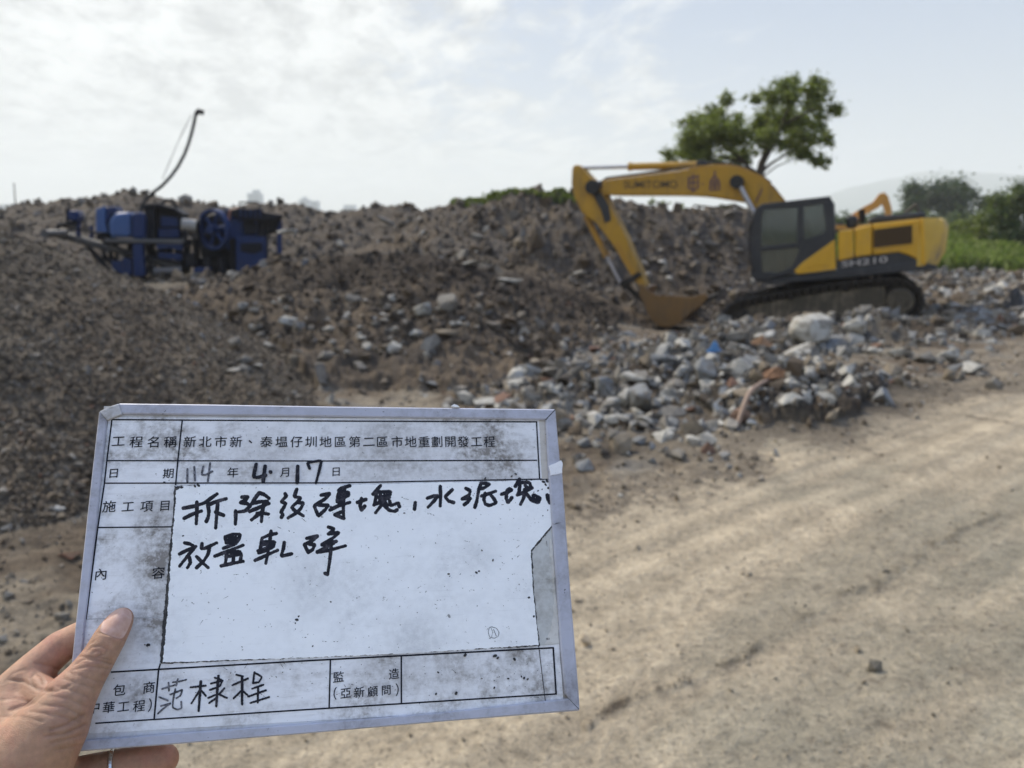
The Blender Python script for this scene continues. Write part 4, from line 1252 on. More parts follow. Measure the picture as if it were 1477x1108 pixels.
S('belt_guard', [(280, 345), (284, 318), (296, 305), (312, 301), (328, 305), (326, 308), (312, 304.5), (299, 309), (288, 320), (284, 346)], -0.75, -0.5, GRY)
S('jaw_side', [(282, 396), (280, 372), (342, 370), (342, 396)], -0.4, 0.6, DK)
S('skid_box', [(279, 396), (279, 387), (303, 386), (305, 397)], -1.15, -0.6, BLU, bev=0.03)
for pts in ([(300, 372), (298, 398)], [(318, 372), (322, 398)], [(336, 340), (338, 396)]):
    T('leg', pts, 0.09, DK, -0.8, 8)
# feed hopper tower at the right
S('tower', [(341, 392), (340, 342), (384, 342), (384, 376), (372, 388), (360, 392)], -1.0, 0.8, BLU, bev=0.03)
S('tower_recess_shade', [(347, 362), (347, 351), (378, 350), (378, 362), (366, 366)], -1.04, -1.0, DK)  # flat black plate; the shade of a recess is put into its colour
S('tower_side', [(372, 342), (370, 316), (384, 314), (386, 388), (374, 388)], -0.9, 0.9, DK)
S('jaw_inlet', [(332, 345), (333, 318), (345, 314), (357, 315), (372, 320), (371, 342)], -0.95, 0.8, BLU, bev=0.04)
S('jaw_opening_shade', [(352, 339), (350, 320), (364, 318), (371, 325), (370, 338)], -0.99, -0.95, DK)  # opening shown as a black plate, its inner shade painted on
S('hopper', [(334, 312), (333, 303), (344, 300), (360, 302), (374, 300), (380, 306), (408, 310), (408, 315), (384, 320), (352, 318)], -1.1, 0.9, DK, bev=0.03)
S('hopper', [(386, 336), (384, 314), (406, 314), (404, 326), (394, 334)], -0.9, 0.7, DK, bev=0.03)
S('hopper_support', [(399, 366), (400, 318), (407, 318), (407, 366)], -0.9, -0.65, BLU)
S('hopper_support', [(399, 366), (400, 318), (407, 318), (407, 366)], 0.45, 0.7, BLU)
T('hopper_brace', [(384, 336), (402, 334)], 0.04, DK, -0.7, 8)
T('guard_rail', [(330, 318), (332, 303), (345, 300)], 0.03, paint('copper_pipe', (0.35, 0.16, 0.10), 0.5, .4), -1.0, 8)
for pts, r_w, v_ in [([(86, 336), (110, 330), (140, 336)], .03, -1.0), ([(160, 350), (185, 366), (262, 380)], .04, -1.0), ([(210, 352), (214, 368), (206, 384)], .03, -1.0),
                     ([(266, 330), (268, 346), (262, 362), (270, 384)], .03, -0.9), ([(284, 320), (290, 352), (300, 364)], .03, -0.85), ([(322, 352), (330, 366), (340, 364)], .03, -1.0),
                     ([(231, 296), (240, 288), (250, 291), (256, 300)], .04, -0.4), ([(140, 298), (140, 290), (160, 290), (160, 298)], .025, -0.9), ([(345, 300), (345, 292), (372, 292), (374, 300)], .025, -0.9)]:
    T('hydraulic_hose', pts, r_w, DK, v_, 7)
for a_, b_ in ((150, 344), (168, 345), (186, 346), (236, 346), (254, 346)):
    T('frame_post', [(a_, b_), (a_ + 1, 396)], 0.045, DK, -0.5, 7)
S('cross_plate', [(228, 372), (228, 364), (262, 366), (262, 376)], -1.0, -0.7, BLU)
S('cross_plate', [(162, 388), (160, 376), (178, 378), (180, 398)], -0.9, 0.3, BLU)
S('gear_box', [(266, 384), (266, 366), (280, 364), (282, 386)], -0.9, -0.2, DK, bev=0.05)
for k_ in range(5):
    S('cover_rib', [(346 + k_ * 7, 314), (346 + k_ * 7, 302), (348 + k_ * 7, 302), (348 + k_ * 7, 314)], -1.16, -1.1, BLU, bev=0)
# tall bent mast
mast = T('mast', [(203, 304), (205, 296), (211, 288), (222, 277), (234, 268), (247, 254), (257, 240), (266, 223), (272, 207), (277, 190), (280, 177), (282, 166), (284, 162)], 0.042, DK, 0.2, 10)
m = MB(); m.tube([CR.pt(283, 165, 0.2), CR.pt(286, 160.5, 0.2), CR.pt(294, 163, 0.2)], 0.07, 10); m.build('mast_head', DK, mast, smooth=True)
T('guy_wire', [(276, 166), (262, 193), (248, 226), (234, 259)], 0.008, GRY, 0.2, 6, mast)
T('guy_wire', [(273, 172), (258, 203), (245, 232), (235, 256)], 0.006, GRY, 0.2, 6, mast)
# ------------------------------------------------------------------ vegetation
def leaves(clumps, per_r2, size, cols, seed, squash=0.8, verts_out=None):
    """many leaf faces through the volume of each clump (x, y, z, radius)"""
    r_ = np.random.default_rng(seed)
    V, C = [], []
    for (x, y, z, r) in clumps:
        n_ = min(int(per_r2 * r ** 2.2) + 6, 6000)
        d = r_.normal(size=(n_, 3))
        d /= np.linalg.norm(d, axis=1)[:, None]
        rad = r * np.clip(np.abs(r_.normal(0, 0.62, (n_, 1))), 0, 1.7)
        p = np.array((x, y, z)) + d * rad * (1, 1, squash)
        a = r_.normal(size=(n_, 3)); a[:, 2] *= 0.5; a /= np.linalg.norm(a, axis=1)[:, None]
        b = np.cross(a, r_.normal(size=(n_, 3))); b /= np.linalg.norm(b, axis=1)[:, None]
        s_ = size * r_.uniform(0.6, 1.35, (n_, 1))
        q = np.stack((p - a * s_, p + b * s_ * .45, p + a * s_, p - b * s_ * .45), 1)
        V.append(q.reshape(-1, 3))
        base = np.array(cols)[r_.integers(0, len(cols))] if r_.uniform() < 0.5 else np.array(cols).mean(0)
        cc = np.array(cols)[r_.integers(0, len(cols), n_)] * 0.55 + base * 0.45
        cc = cc * r_.uniform(0.75, 1.25, (n_, 1))
        C.append(np.repeat(cc, 4, axis=0))
    V = np.concatenate(V); C = np.concatenate(C)
    return V, np.arange(len(V)).reshape(-1, 4), C
def plant(name, root_px, Y, zbase, clumps_px, depth, per, size, cols, label, cat, trunk=None, group=None, seed=1, squash=0.85, sub=3, leafname='crown'):
    """clumps_px: (px, py, radius px); a plant with a crown and a trunk"""
    o = P(root_px, 400, Y); o[2] = zbase
    e = empty(name, o, 0, label=label, cat=cat, group=group)
    rr = np.random.default_rng(seed)
    cl = []
    for px, py, rp in clumps_px:
        r = rp / F * Y
        yy = Y + rr.uniform(-depth, depth)
        c = P(px, py, Y) + (0, yy - Y, 0) - o
        cl.append((c[0], c[1], c[2], r * 0.93))
        for _ in range(sub):
            d = rr.normal(size=3); d /= np.linalg.norm(d); d *= rr.uniform(.5, 1.3)
            cl.append((c[0] + d[0] * r * .8, c[1] + d[1] * r * .8, c[2] + d[2] * r * .7, r * rr.uniform(.3, .6)))
    v, f, c = leaves(cl, per, size, cols, seed, squash)
    link(leafname, mesh_np(leafname, v, f, False, c), M_leaf, e)
    if trunk:
        for i, (nm, pts, rads) in enumerate(trunk):
            m = MB(); m.tube([P(a, b, Y + (k_ if len(q) > 2 else 0)) - o for q in pts for a, b, k_ in [tuple(q) + ((0,) if len(q) < 3 else ())]], rads, 9)
            m.build(nm, M_bark, e, smooth=True)
    return e
GREENS = [(0.18, 0.21, 0.055), (0.13, 0.155, 0.042), (0.24, 0.26, 0.075), (0.08, 0.10, 0.03)]
DKGREEN = [(0.035, 0.058, 0.022), (0.055, 0.085, 0.03), (0.028, 0.042, 0.02)]
tree_cl = [(985, 205, 20), (1008, 180, 22), (1040, 170, 20), (1036, 152, 12), (1060, 178, 16), (975, 222, 16), (1000, 215, 22), (1030, 205, 24), (1058, 208, 20), (1072, 228, 18), (1020, 228, 18), (1045, 232, 18), (990, 232, 14),
           (1100, 134, 14), (1120, 127, 15), (1142, 124, 14), (1165, 128, 14), (1186, 136, 12), (1015, 195, 24), (990, 218, 22), (1045, 200, 20), (1030, 165, 15), (1148, 165, 20), (1118, 165, 20), (1178, 165, 16), (1088, 208, 16), (1048, 190, 18), (1100, 150, 22), (1130, 145, 24), (1160, 145, 22), (1190, 152, 16), (1105, 178, 24), (1135, 178, 26), (1165, 178, 24),
           (1192, 178, 16), (1200, 165, 9), (1100, 205, 20), (1125, 210, 20), (1150, 205, 20), (1175, 212, 20), (1192, 232, 14), (1172, 232, 10), (1160, 222, 10), (1088, 222, 14), (1190, 200, 15)]
plant('tree', 1093, 29, 0.6, tree_cl, 1.3, 1700, 0.062, GREENS, 'large two lobed leafy tree standing behind the rubble bank and the excavator boom', 'tree',
      [('trunk', [(1088, 330), (1090, 300), (1094, 262), (1099, 235), (1112, 212), (1128, 180), (1140, 150)], [.24, .21, .17, .13, .10, .06, .03]),
       ('branch', [(1096, 250), (1112, 236), (1135, 222), (1165, 210)], [.07, .05, .035, .02]), ('branch', [(1094, 262), (1075, 235), (1050, 215), (1020, 190)], [.10, .07, .05, .02]),
       ('branch', [(1072, 235), (1040, 225), (1000, 222)], [.05, .035, .02]), ('branch', [(1099, 235), (1108, 200), (1105, 160), (1118, 130)], [.09, .07, .05, .02]),
       ('branch', [(1094, 260), (1120, 240), (1150, 228)], [.03, .025, .015]), ('branch', [(1128, 180), (1160, 165), (1185, 150)], [.05, .03, .02]),
       ('branch', [(1090, 312), (1060, 296), (1030, 300), (1000, 296)], [.09, .06, .05, .03]), ('branch', [(1060, 296), (1040, 308), (1015, 312)], [.06, .05, .03])],
      seed=3, sub=12)
plant('shrub', 1010, 27, 0.8, [(960, 295, 10), (985, 300, 9), (1008, 306, 8), (1050, 302, 10), (1070, 310, 9), (940, 292, 7), (1030, 312, 6)], 0.5, 900, 0.08, GREENS[:2] + DKGREEN[:1], 'thin dark shrub seen under the excavator boom on top of the bank', 'shrub', seed=4, leafname='foliage')
# far trees and bushes
plant('broad_tree', 1362, 118, 1.0, [(1330, 285, 22), (1348, 278, 24), (1372, 278, 24), (1392, 286, 20), (1318, 296, 14), (1405, 295, 13), (1360, 296, 26), (1385, 300, 20), (1335, 302, 20)], 3, 260, 0.30, DKGREEN,
      'broad dark rounded tree far behind the excavator hood', 'tree', [('trunk', [(1360, 330), (1360, 300)], [.5, .4])], seed=5, sub=5)
far_list = [(1215, 318, 16), (1240, 322, 14), (1296, 312, 12), (1310, 318, 14), (1420, 308, 13), (1436, 312, 10), (1270, 318, 14), (1400, 316, 12), (1345, 318, 16), (1372, 318, 14), (1190, 316, 14)]
for i, (px, py, r) in enumerate(far_list):
    plant('distant_tree', px, 95 + (i % 3) * 6, 0.9, [(px, py, r), (px - r * .7, py + 4, r * .7), (px + r * .8, py + 3, r * .75), (px, py + 10, r)], 1.5, 200, 0.26, DKGREEN + GREENS[1:2],
          ['low dark', 'small rounded', 'pale hazy'][i % 3] + ' tree in the distant row, ' + ('behind the cab' if px < 1250 else 'behind the small excavator arm' if px < 1300 else 'below the broad dark tree' if px < 1410 else 'right of the broad dark tree'), 'tree', [('trunk', [(px, 336), (px, py)], [.3, .15])], group='trees in the distant row behind the meadow', seed=20 + i)
bush = [(1458, 298, 28, 'tall dark bush at the right edge of the photo', 38, DKGREEN + GREENS[:1]), (1500, 285, 34, 'tallest bush just outside the right edge', 38, DKGREEN + GREENS[:1]),
        (1430, 322, 18, 'rounded bush left of the tall dark bush', 40, GREENS), (1396, 328, 15, 'low bush behind the counterweight', 42, GREENS), (1372, 330, 13, 'small bush peeping out behind the hood', 44, GREENS),
        (1462, 335, 20, 'dark bush below the tall bush', 37, DKGREEN), (1350, 328, 14, 'leafy bush hidden behind the hood of the excavator', 46, GREENS)]
for i, (px, py, r, lab, Y, cols) in enumerate(bush):
    zb = hgt1(P(px, 340, Y)[0], Y)
    plant('bush', px, Y, zb, [(px, py, r), (px - r * .8, py + r * .5, r * .7), (px + r * .8, py + r * .4, r * .75), (px, py + r, r), (px + r * .4, py - r * .5, r * .5), (px - r * .5, py - r * .4, r * .4)], 0.8, 1800, 0.085, cols, lab, 'bush',
          [('stem', [(px, 350), (px, py)], [.08, .03])], seed=40 + i, leafname='foliage')
# meadow weeds
r_ = np.random.default_rng(77)
def tufts(name, x, y, z, hgt_, cols, label, nb=7, wid=0.03):
    n_ = len(x)
    V, C = [], []
    for b in range(nb):
        ang = r_.uniform(0, 2 * math.pi, n_)
        lean = r_.uniform(0.1, 0.7, n_)
        h = hgt_ * r_.uniform(0.5, 1.2, n_)
        bx, by = x + r_.normal(0, .08, n_), y + r_.normal(0, .08, n_)
        wx, wy = -np.sin(ang) * wid, np.cos(ang) * wid
        tipx, tipy, tipz = bx + np.cos(ang) * lean * h, by + np.sin(ang) * lean * h, z + h * (1 - .3 * lean)
        mx, my, mz = bx + np.cos(ang) * lean * h * .3, by + np.sin(ang) * lean * h * .3, z + h * .62
        q = np.stack((np.stack((bx - wx, by - wy, z - .03), 1), np.stack((bx + wx, by + wy, z - .03), 1), np.stack((mx + wx, my + wy, mz), 1), np.stack((tipx, tipy, tipz), 1), np.stack((mx - wx, my - wy, mz), 1)), 1)
        V.append(q.reshape(-1, 3))
        c = np.array(cols)[r_.integers(0, len(cols), n_)] * r_.uniform(.75, 1.3, (n_, 1))
        C.append(np.repeat(c, 5, axis=0))
    V = np.concatenate(V)
    return link(name, mesh_np(name, V, np.arange(len(V)).reshape(-1, 5), False, np.concatenate(C)), M_leaf, kind='stuff', label=label, cat='grass')
GR = [(0.19, 0.25, 0.06), (0.14, 0.19, 0.045), (0.25, 0.29, 0.10), (0.11, 0.14, 0.04), (0.30, 0.32, 0.16)]
n_ = 15000
Y = np.exp(r_.uniform(math.log(26.5), math.log(50), n_)); px = r_.uniform(1180, 1600, n_)
x = (px - 738.5) / F * Y
h, z = terrain(x, Y, False)
hh = (0.25 + 0.45 * sstep(-.2, .4, fbm(x * .35, Y * .35, 3, 9)))
k = (z == 0) & (Y > 26.5 + 1.2 * fbm(x * .7, Y * .2, 2, 8))
tufts('grass', x[k], Y[k], h[k], hh[k], GR, 'rough green meadow of grass and weeds at the right behind the excavator')
n_ = 700
px = r_.uniform(655, 850, n_)
cx_ = np.array([p[0] for p in CP3['rubble_bank'][1]]); cy_ = np.array([p[1] for p in CP3['rubble_bank'][1]])
Yb = np.interp(px, [q[0] for q in CRESTS['rubble_bank'][1]], [q[2] for q in CRESTS['rubble_bank'][1]])
Y = Yb + r_.uniform(-.5, .7, n_); x = (px - 738.5) / F * Y
h, z = terrain(x, Y, False)
k = fbm(x * .6, Y * .6, 2, 4) + 0.25 * sstep(690, 760, px) > -0.02
tufts('bank_grass', x[k], Y[k], h[k], np.full(k.sum(), .13), [(0.11, 0.14, 0.04), (0.085, 0.11, 0.035), (0.15, 0.16, 0.07)], 'bright green grass along the top of the rubble bank')

# ------------------------------------------------------------------ far things
BT = paint('tower_wall', (0.20, 0.27, 0.36), 0.6, 0.2, (0.3, 0.33, 0.36), 0.02)
BW = paint('tower_window', (0.06, 0.09, 0.14), 0.3, 0.1, (0.1, 0.1, 0.1), 0.02)
def tower(x0, x1, ytop, Y, label, steps=()):
    c = P((x0 + x1) / 2, ytop, Y)
    wd = (x1 - x0) / F * Y
    e = empty('tower_block', (c[0], Y, 0), 0, label=label, cat='building')
    m = MB(); m.box((0, 0, c[2] / 2), (wd, wd * .8, c[2])); 
    for sx, sw, sh in steps: m.box((sx * wd, 0, c[2] + sh / 2), (sw * wd, wd * .4, sh))
    m.build('wall', BT, e)
    m = MB()
    nf = max(1, int(c[2] / 6.5))
    for k in range(nf):
        m.box((0, -wd * .4 - 0.2, 4 + k * 6.5), (wd * .9, 0.8, 2.6))
    m.build('window', BW, e, kind='stuff')
tower(359, 377, 279, 1500, 'pale blue tower block far away above the skyline ridge behind the crusher', ((0.1, .5, 6),))
tower(432, 447, 288, 1600, 'wide low distant building left of the two by the ridge dip', ((0, .4, 5),))
tower(446, 460, 290, 1620, 'distant building right beside the wide low one')
tower(497, 513, 296, 1750, 'smallest distant building seen in the dip of the skyline')
tower(2, 18, 295, 1600, 'distant building at the far left of the skyline')
m = MB(); b_ = P(20, 300, 60); t_ = P(20, 264, 60); m.tube([(b_[0], 60, 0), (t_[0], 60, t_[2])], [.07, .035], 8)
o = m.build('antenna_mast', DK); tag(o, 'thin antenna mast rising above the skyline at the far left', 'mast')
# hills: real ridges six kilometres off
def hills(name, pts, Y, label, seed, col):
    xs = np.linspace(pts[0][0], pts[-1][0], 160)
    tops = np.interp(xs, [p[0] for p in pts], [p[1] for p in pts])
    rows = 14
    V, zs = [], []
    for j in range(rows):
        t = j / (rows - 1)
        Yj = Y - 600 + 1200 * t
        prof = math.sin(math.pi * t) ** 0.8
        for px, ty in zip(xs, tops):
            top = P(px, ty, Y)[2]
            X = (px - 738.5) / F * Y
            n_ = float(fbm(np.array([X / 420.]), np.array([Yj / 420.]), 4, seed)[0])
            V.append((X, Yj, max(0.0, top * prof * (1 + 0.16 * n_) - (2 if prof < .02 else 0)) - (3 if prof < .02 else 0)))
    n_ = len(xs)
    F_ = np.array([(j * n_ + i, j * n_ + i + 1, (j + 1) * n_ + i + 1, (j + 1) * n_ + i) for j in range(rows - 1) for i in range(n_ - 1)])
    C = np.tile(np.array(col), (len(V), 1))
    link(name, mesh_np(name, V, F_, True, C), M_ground, kind='structure', label=label)
hills('hills', [(1120, 312), (1180, 283), (1215, 268), (1260, 262), (1300, 254), (1345, 246), (1400, 250), (1430, 252), (1477, 258), (1560, 262), (1700, 280), (1800, 300)], 3800, 'pale blue hills far behind the meadow', 5, (0.05, 0.08, 0.05))
hills('near_hills', [(1150, 318), (1200, 300), (1260, 290), (1330, 283), (1400, 276), (1440, 268), (1500, 266), (1600, 275), (1750, 300)], 3200, 'lower pale hills in front of the higher ones', 6, (0.05, 0.08, 0.05))
# the air between
hm, hn = new_mat('haze')
pvol = hn.n('ShaderNodeVolumePrincipled', {'Color': (0.985, 0.995, 1.0, 1), 'Density': 0.00045, 'Anisotropy': 0.1})
hn.n('ShaderNodeOutputMaterial', {'Volume': pvol.outputs[0]})
m = MB(); m.box((0, 0, 170), (10400, 10400, 345)); o = m.build('haze', hm); tag(o, 'thin pale haze that fades the far hills and towers', None, None, 'stuff')

# ------------------------------------------------------------------ odds and ends in the rubble
def at(px, py, lift=0.0):
    Ys = np.linspace(2.0, 30, 3000)
    d = ray(px, py)
    hh = hgt(d[0] / d[1] * Ys, Ys)
    i = np.where(d[2] / d[1] * Ys + CAMZ <= hh)[0]
    Y = Ys[i[0]] if len(i) else 14
    return np.array((d[0] / d[1] * Y, Y, d[2] / d[1] * Y + CAMZ + lift)), Y
q, Yh = at(1062, 620)
m = MB(); m.tube([P(a, b, Yh + dy) for a, b, dy in ((1061, 622, 0), (1066, 606, .05), (1072, 588, .12), (1078, 572, .2), (1086, 561, .35), (1098, 553, .6), (1112, 547, .9))], 0.022, 10)
o = m.build('hose', paint('hose_tan', (0.27, 0.18, 0.125), 0.6, .4), smooth=True); tag(o, 'bent light brown hose sticking out of the heap front', 'hose')
def crumple(name, px, py, wp, hp, mat, label, cat, seed):
    q, Y = at(px, py + hp * .3)
    n_ = 14
    r_ = np.random.default_rng(seed)
    V = []
    for j in range(n_):
        for i in range(n_):
            a, b = i / (n_ - 1) - .5, j / (n_ - 1) - .5
            k = 1 - 0.25 * abs(float(pnoise(np.array([i * .7 + seed]), np.array([j * .6]))[0]))
            V.append((a * wp / F * Y * k, b * .5 * (wp / F * Y), max(0, (0.5 - math.hypot(a, b))) * 2 * hp / F * Y + r_.uniform(-.25, .25) * hp / F * Y * .5 + 0.05))
    f = np.array([(j * n_ + i, j * n_ + i + 1, (j + 1) * n_ + i + 1, (j + 1) * n_ + i) for j in range(n_ - 1) for i in range(n_ - 1)])
    o = link(name, mesh_np(name, V, f, False), mat, label=label, cat=cat)
    o.location = q + (0, 0, 0.0)
    o.rotation_euler = (0, 0, r_.uniform(-.5, .5))
    sm = o.modifiers.new('thick', 'SOLIDIFY'); sm.thickness = 0.008
crumple('plastic_bag', 1030, 508, 22, 18, paint('blue_plastic', (0.06, 0.20, 0.42), 0.35, .3, (0.3, 0.3, 0.3), 5), 'crumpled blue plastic bag on top of the rubble heap', 'bag', 3)
crumple('rusty_sheet', 1118, 545, 56, 14, paint('rusty_sheet', (0.22, 0.11, 0.05), 0.8, .5, (0.12, 0.09, 0.06), 5), 'rust brown bent sheet at the end of the bent hose', 'metal sheet', 5)
crumple('cardboard', 1098, 498, 34, 14, paint('cardboard', (0.27, 0.16, 0.09), 0.9, .5, (0.2, 0.16, 0.12), 5), 'torn brown cardboard in the rubble below the white stone', 'cardboard', 7)
crumple('green_plastic', 1152, 535, 16, 16, paint('green_plastic', (0.10, 0.17, 0.15), 0.5, .4, (0.2, 0.18, 0.15), 5), 'dull green plastic scrap beside the rust brown sheet', 'plastic', 9)
crumple('black_tarp', 1462, 438, 44, 30, paint('black_tarp', (0.012, 0.013, 0.018), 0.5, .25, (0.1, 0.09, 0.08), 4), 'crumpled black tarpaulin lying in the rubble at the right edge', 'tarpaulin', 11)
# ------------------------------------------------------------------ the hand-held board
BC = np.array([[146, 580.5], [801, 590], [837, 1025], [90, 1086]], float)
def board_pose():
    A = []
    for (x, y), (u, v) in zip([(0, 0), (1, 0), (1, 1), (0, 1)], BC - [738.5, 554]):
        A += [[x, y, 1, 0, 0, 0, -u * x, -u * y, -u], [0, 0, 0, x, y, 1, -v * x, -v * y, -v]]
    h = np.linalg.svd(np.array(A))[2][-1].reshape(3, 3)
    K = np.diag([1 / F, 1 / F, 1])
    a, b, t = K @ h[:, 0], K @ h[:, 1], K @ h[:, 2]
    if t[2] < 0: a, b, t = -a, -b, -t
    s_ = 0.30 / np.linalg.norm(a)
    return a * s_, b * s_, t * s_
def c2w(q):        # camera space (x right, y down, z forward) to world
    x, y, z = q
    return np.array((x, z * CP - y * SP, -z * SP - y * CP)) 
_a, _b, _t = board_pose()
# check: ray() uses the same convention
A_, B_, T_ = c2w(_a), c2w(_b), c2w(_t) + (0, 0, CAMZ)
T_ = np.array((_t[0], _t[2] * CP - _t[1] * SP, -_t[2] * SP - _t[1] * CP)) + (0, 0, CAMZ)
bX = A_ / np.linalg.norm(A_)
bN = np.cross(A_, -B_); bN /= np.linalg.norm(bN)
if bN @ (np.array((0, 0, CAMZ)) - T_) < 0: bN = -bN
bY = np.cross(bN, bX)
bO = T_ + (A_ + B_) / 2
def bpt(px, py, h=0.0):
    d = ray(px, py)
    c = np.array((0, 0, CAMZ)) - bO
    t = (h - c @ bN) / (d @ bN)
    q = c + d * t
    return np.array((q @ bX, q @ bY, h))
def bdepth(px, py):
    q = bpt(px, py)
    wq = bO + q[0] * bX + q[1] * bY
    return (wq - (0, 0, CAMZ))[1] * CP - (wq - (0, 0, CAMZ))[2] * SP
def bpts(arr, h):
    arr = np.asarray(arr, float)
    dx, dy = (arr[:, 0] - 738.5) / F, (554.0 - arr[:, 1]) / F
    d = np.stack((dx, CP + dy * SP, dy * CP - SP), 1)
    c = np.array((0, 0, CAMZ)) - bO
    t = (h - c @ bN) / (d @ bN)
    q = c + d * t[:, None]
    return np.stack((q @ bX, q @ bY, np.full(len(q), h)), 1)
board = bpy.data.objects.new('record_board', None)
Mb = Matrix((bX, bY, bN)).transposed().to_4x4()
Mb.translation = Vector(bO)
board.matrix_world = Mb
COL.objects.link(board)
tag(board, 'grimy white framed record board with printed table and black handwriting held up in front', 'board')

def sheet_mat(name, base, grime, amt, blobs=(), speck=0.5, streak=0.5, rough=0.5):
    m, n = new_mat(name)
    t = n.n('ShaderNodeTexCoord').outputs['Object']
    a = n.noise(t, 22.0, 9, 0.68, 0.3)
    b = n.noise(n.mapping(t, scale=(0.35, 1.6, 1)), 60.0, 6, 0.65)
    f = n.noise(t, 210.0, 5, 0.7)
    g = n.noise(n.mapping(t, loc=(.3, .1, 0)), 520.0, 3, 0.6)
    g2 = n.noise(n.mapping(t, loc=(.7, .2, 0)), 170.0, 2, 0.5)
    big = n.noise(n.mapping(t, loc=(.4, .6, 0)), 8.0, 4, 0.6)
    k = n.math('ADD', n.mapr(a, 0.44, 0.72, 0, 0.75), n.math('MULTIPLY', n.mapr(b, 0.45, 0.75, 0, 1), streak * 0.6))
    k = n.math('MULTIPLY', k, n.mapr(f, 0.34, 0.64, 0.2, 1.3))
    k = n.math('MULTIPLY', k, n.mapr(big, 0.35, 0.65, 0.45, 1.25))
    k = n.math('MULTIPLY', k, amt)
    for bx, by, r0, r1, st in blobs:
        d = n.n('ShaderNodeVectorMath', {0: n.mapping(t, scale=(1, 1, 0)), 1: (bx, by, 0)}, operation='DISTANCE').outputs['Value']
        d = n.math('ADD', d, n.math('MULTIPLY', n.math('SUBTRACT', a, 0.5), r1 * 1.4))
        e = n.mapr(d, r0, r1, st, 0, True)
        e = n.math('MULTIPLY', e, n.mapr(f, 0.3, 0.6, 0.5, 1.2))
        k = n.math('ADD', k, e)
    sc1 = n.noise(n.mapping(t, scale=(0.12, 3.0, 1), rot=(0, 0, R(4))), 330.0, 3, 0.6)
    sc2 = n.noise(n.mapping(t, scale=(3.0, 0.10, 1), rot=(0, 0, R(-7))), 260.0, 3, 0.6)
    k = n.math('ADD', k, n.math('MULTIPLY', n.math('ADD', n.mapr(sc1, 0.62, 0.74, 0, 0.30), n.mapr(sc2, 0.66, 0.76, 0, 0.16)), streak))
    k = n.math('MINIMUM', k, 0.92)
    tone = n.mix(n.mapr(big, 0.35, 0.65), tuple(q * 0.95 for q in base), base)
    c = n.mix(k, tone, grime)
    sp = n.math('MULTIPLY', n.mapr(g, 0.665, 0.71), n.mapr(g2, 0.42, 0.6), clamp=True)
    sp2 = n.mapr(g2, 0.76, 0.78, 0, 1)
    c = n.mix(n.math('MULTIPLY', n.math('MAXIMUM', sp, sp2), speck), c, (0.07, 0.065, 0.06))
    return finish(m, n, Base_Color=c, Roughness=n.mapr(k, 0, 1, rough, 0.8), Specular_IOR_Level=0.45, bump=(f, 0.12, 0.0006))
def loc(px, py):
    q = bpt(px, py); return q[0], q[1]
def bl(px, py, r0, r1, st): 
    x, y = loc(px, py); return (x, y, r0, r1, st)
M_print = sheet_mat('printed_sheet', (0.84, 0.85, 0.88), (0.19, 0.172, 0.155), 1.2,
                    [bl(232, 815, 0.0, .022, .6), bl(225, 740, 0.0, .018, .45), bl(700, 665, 0.0, .05, .35), bl(560, 665, 0.0, .05, .25), bl(560, 640, 0, .03, .2), bl(380, 675, 0.0, .035, .35), bl(225, 905, 0, .020, .45), bl(560, 965, 0, .028, .4), bl(650, 960, 0, .03, .25), bl(745, 940, 0, .02, .4), bl(785, 1000, 0, .018, .5), bl(195, 1000, 0, .018, .35)], 0.75)
M_write = sheet_mat('writing_sheet', (0.93, 0.95, 0.97), (0.33, 0.34, 0.36), 0.34, [bl(600, 925, 0, .03, .3), bl(450, 840, 0, .03, .25), bl(690, 800, 0, .02, .2)], 0.7, 0.4)
M_panel = sheet_mat('panel_plastic', (0.66, 0.67, 0.71), (0.25, 0.22, 0.18), 1.1, [bl(812, 950, 0, .02, .7), bl(815, 1010, 0, .02, .6), bl(782, 650, 0, .02, .4), bl(700, 1025, 0, .03, .4), bl(300, 1060, 0, .03, .3), bl(150, 600, 0, .02, .5)], 0.8)
M_rail = sheet_mat('rail_plastic', (0.47, 0.48, 0.56), (0.17, 0.16, 0.16), 1.0, [bl(816, 1000, 0, .02, .5), bl(150, 600, 0, .014, .6), bl(810, 760, 0, .01, .4)], 0.8, 0.2, 0.4)
M_ink, n = new_mat('marker_ink')
t = n.n('ShaderNodeTexCoord').outputs['Object']
a = n.noise(t, 260, 4, 0.6)
finish(M_ink, n, Base_Color=n.mix(n.mapr(a, 0.52, 0.72), (0.010, 0.010, 0.016), (0.07, 0.065, 0.08)), Roughness=0.5, Specular_IOR_Level=0.25)
M_faded, n = new_mat('faded_ink')
t = n.n('ShaderNodeTexCoord').outputs['Object']
a = n.noise(t, 420, 4, 0.7)
finish(M_faded, n, Base_Color=n.mix(n.mapr(a, 0.42, 0.66), (0.025, 0.025, 0.032), (0.22, 0.22, 0.25)), Roughness=0.5)
M_line, n = new_mat('printing_ink')
finish(M_line, n, Base_Color=(0.010, 0.011, 0.018), Roughness=0.6, Specular_IOR_Level=0.15)
M_tape, n = new_mat('black_edge')
t = n.n('ShaderNodeTexCoord').outputs['Object']
finish(M_tape, n, Base_Color=n.mix(n.mapr(n.noise(t, 300, 4, 0.7), 0.5, 0.7), (0.018, 0.017, 0.018), (0.12, 0.11, 0.10)), Roughness=0.6)

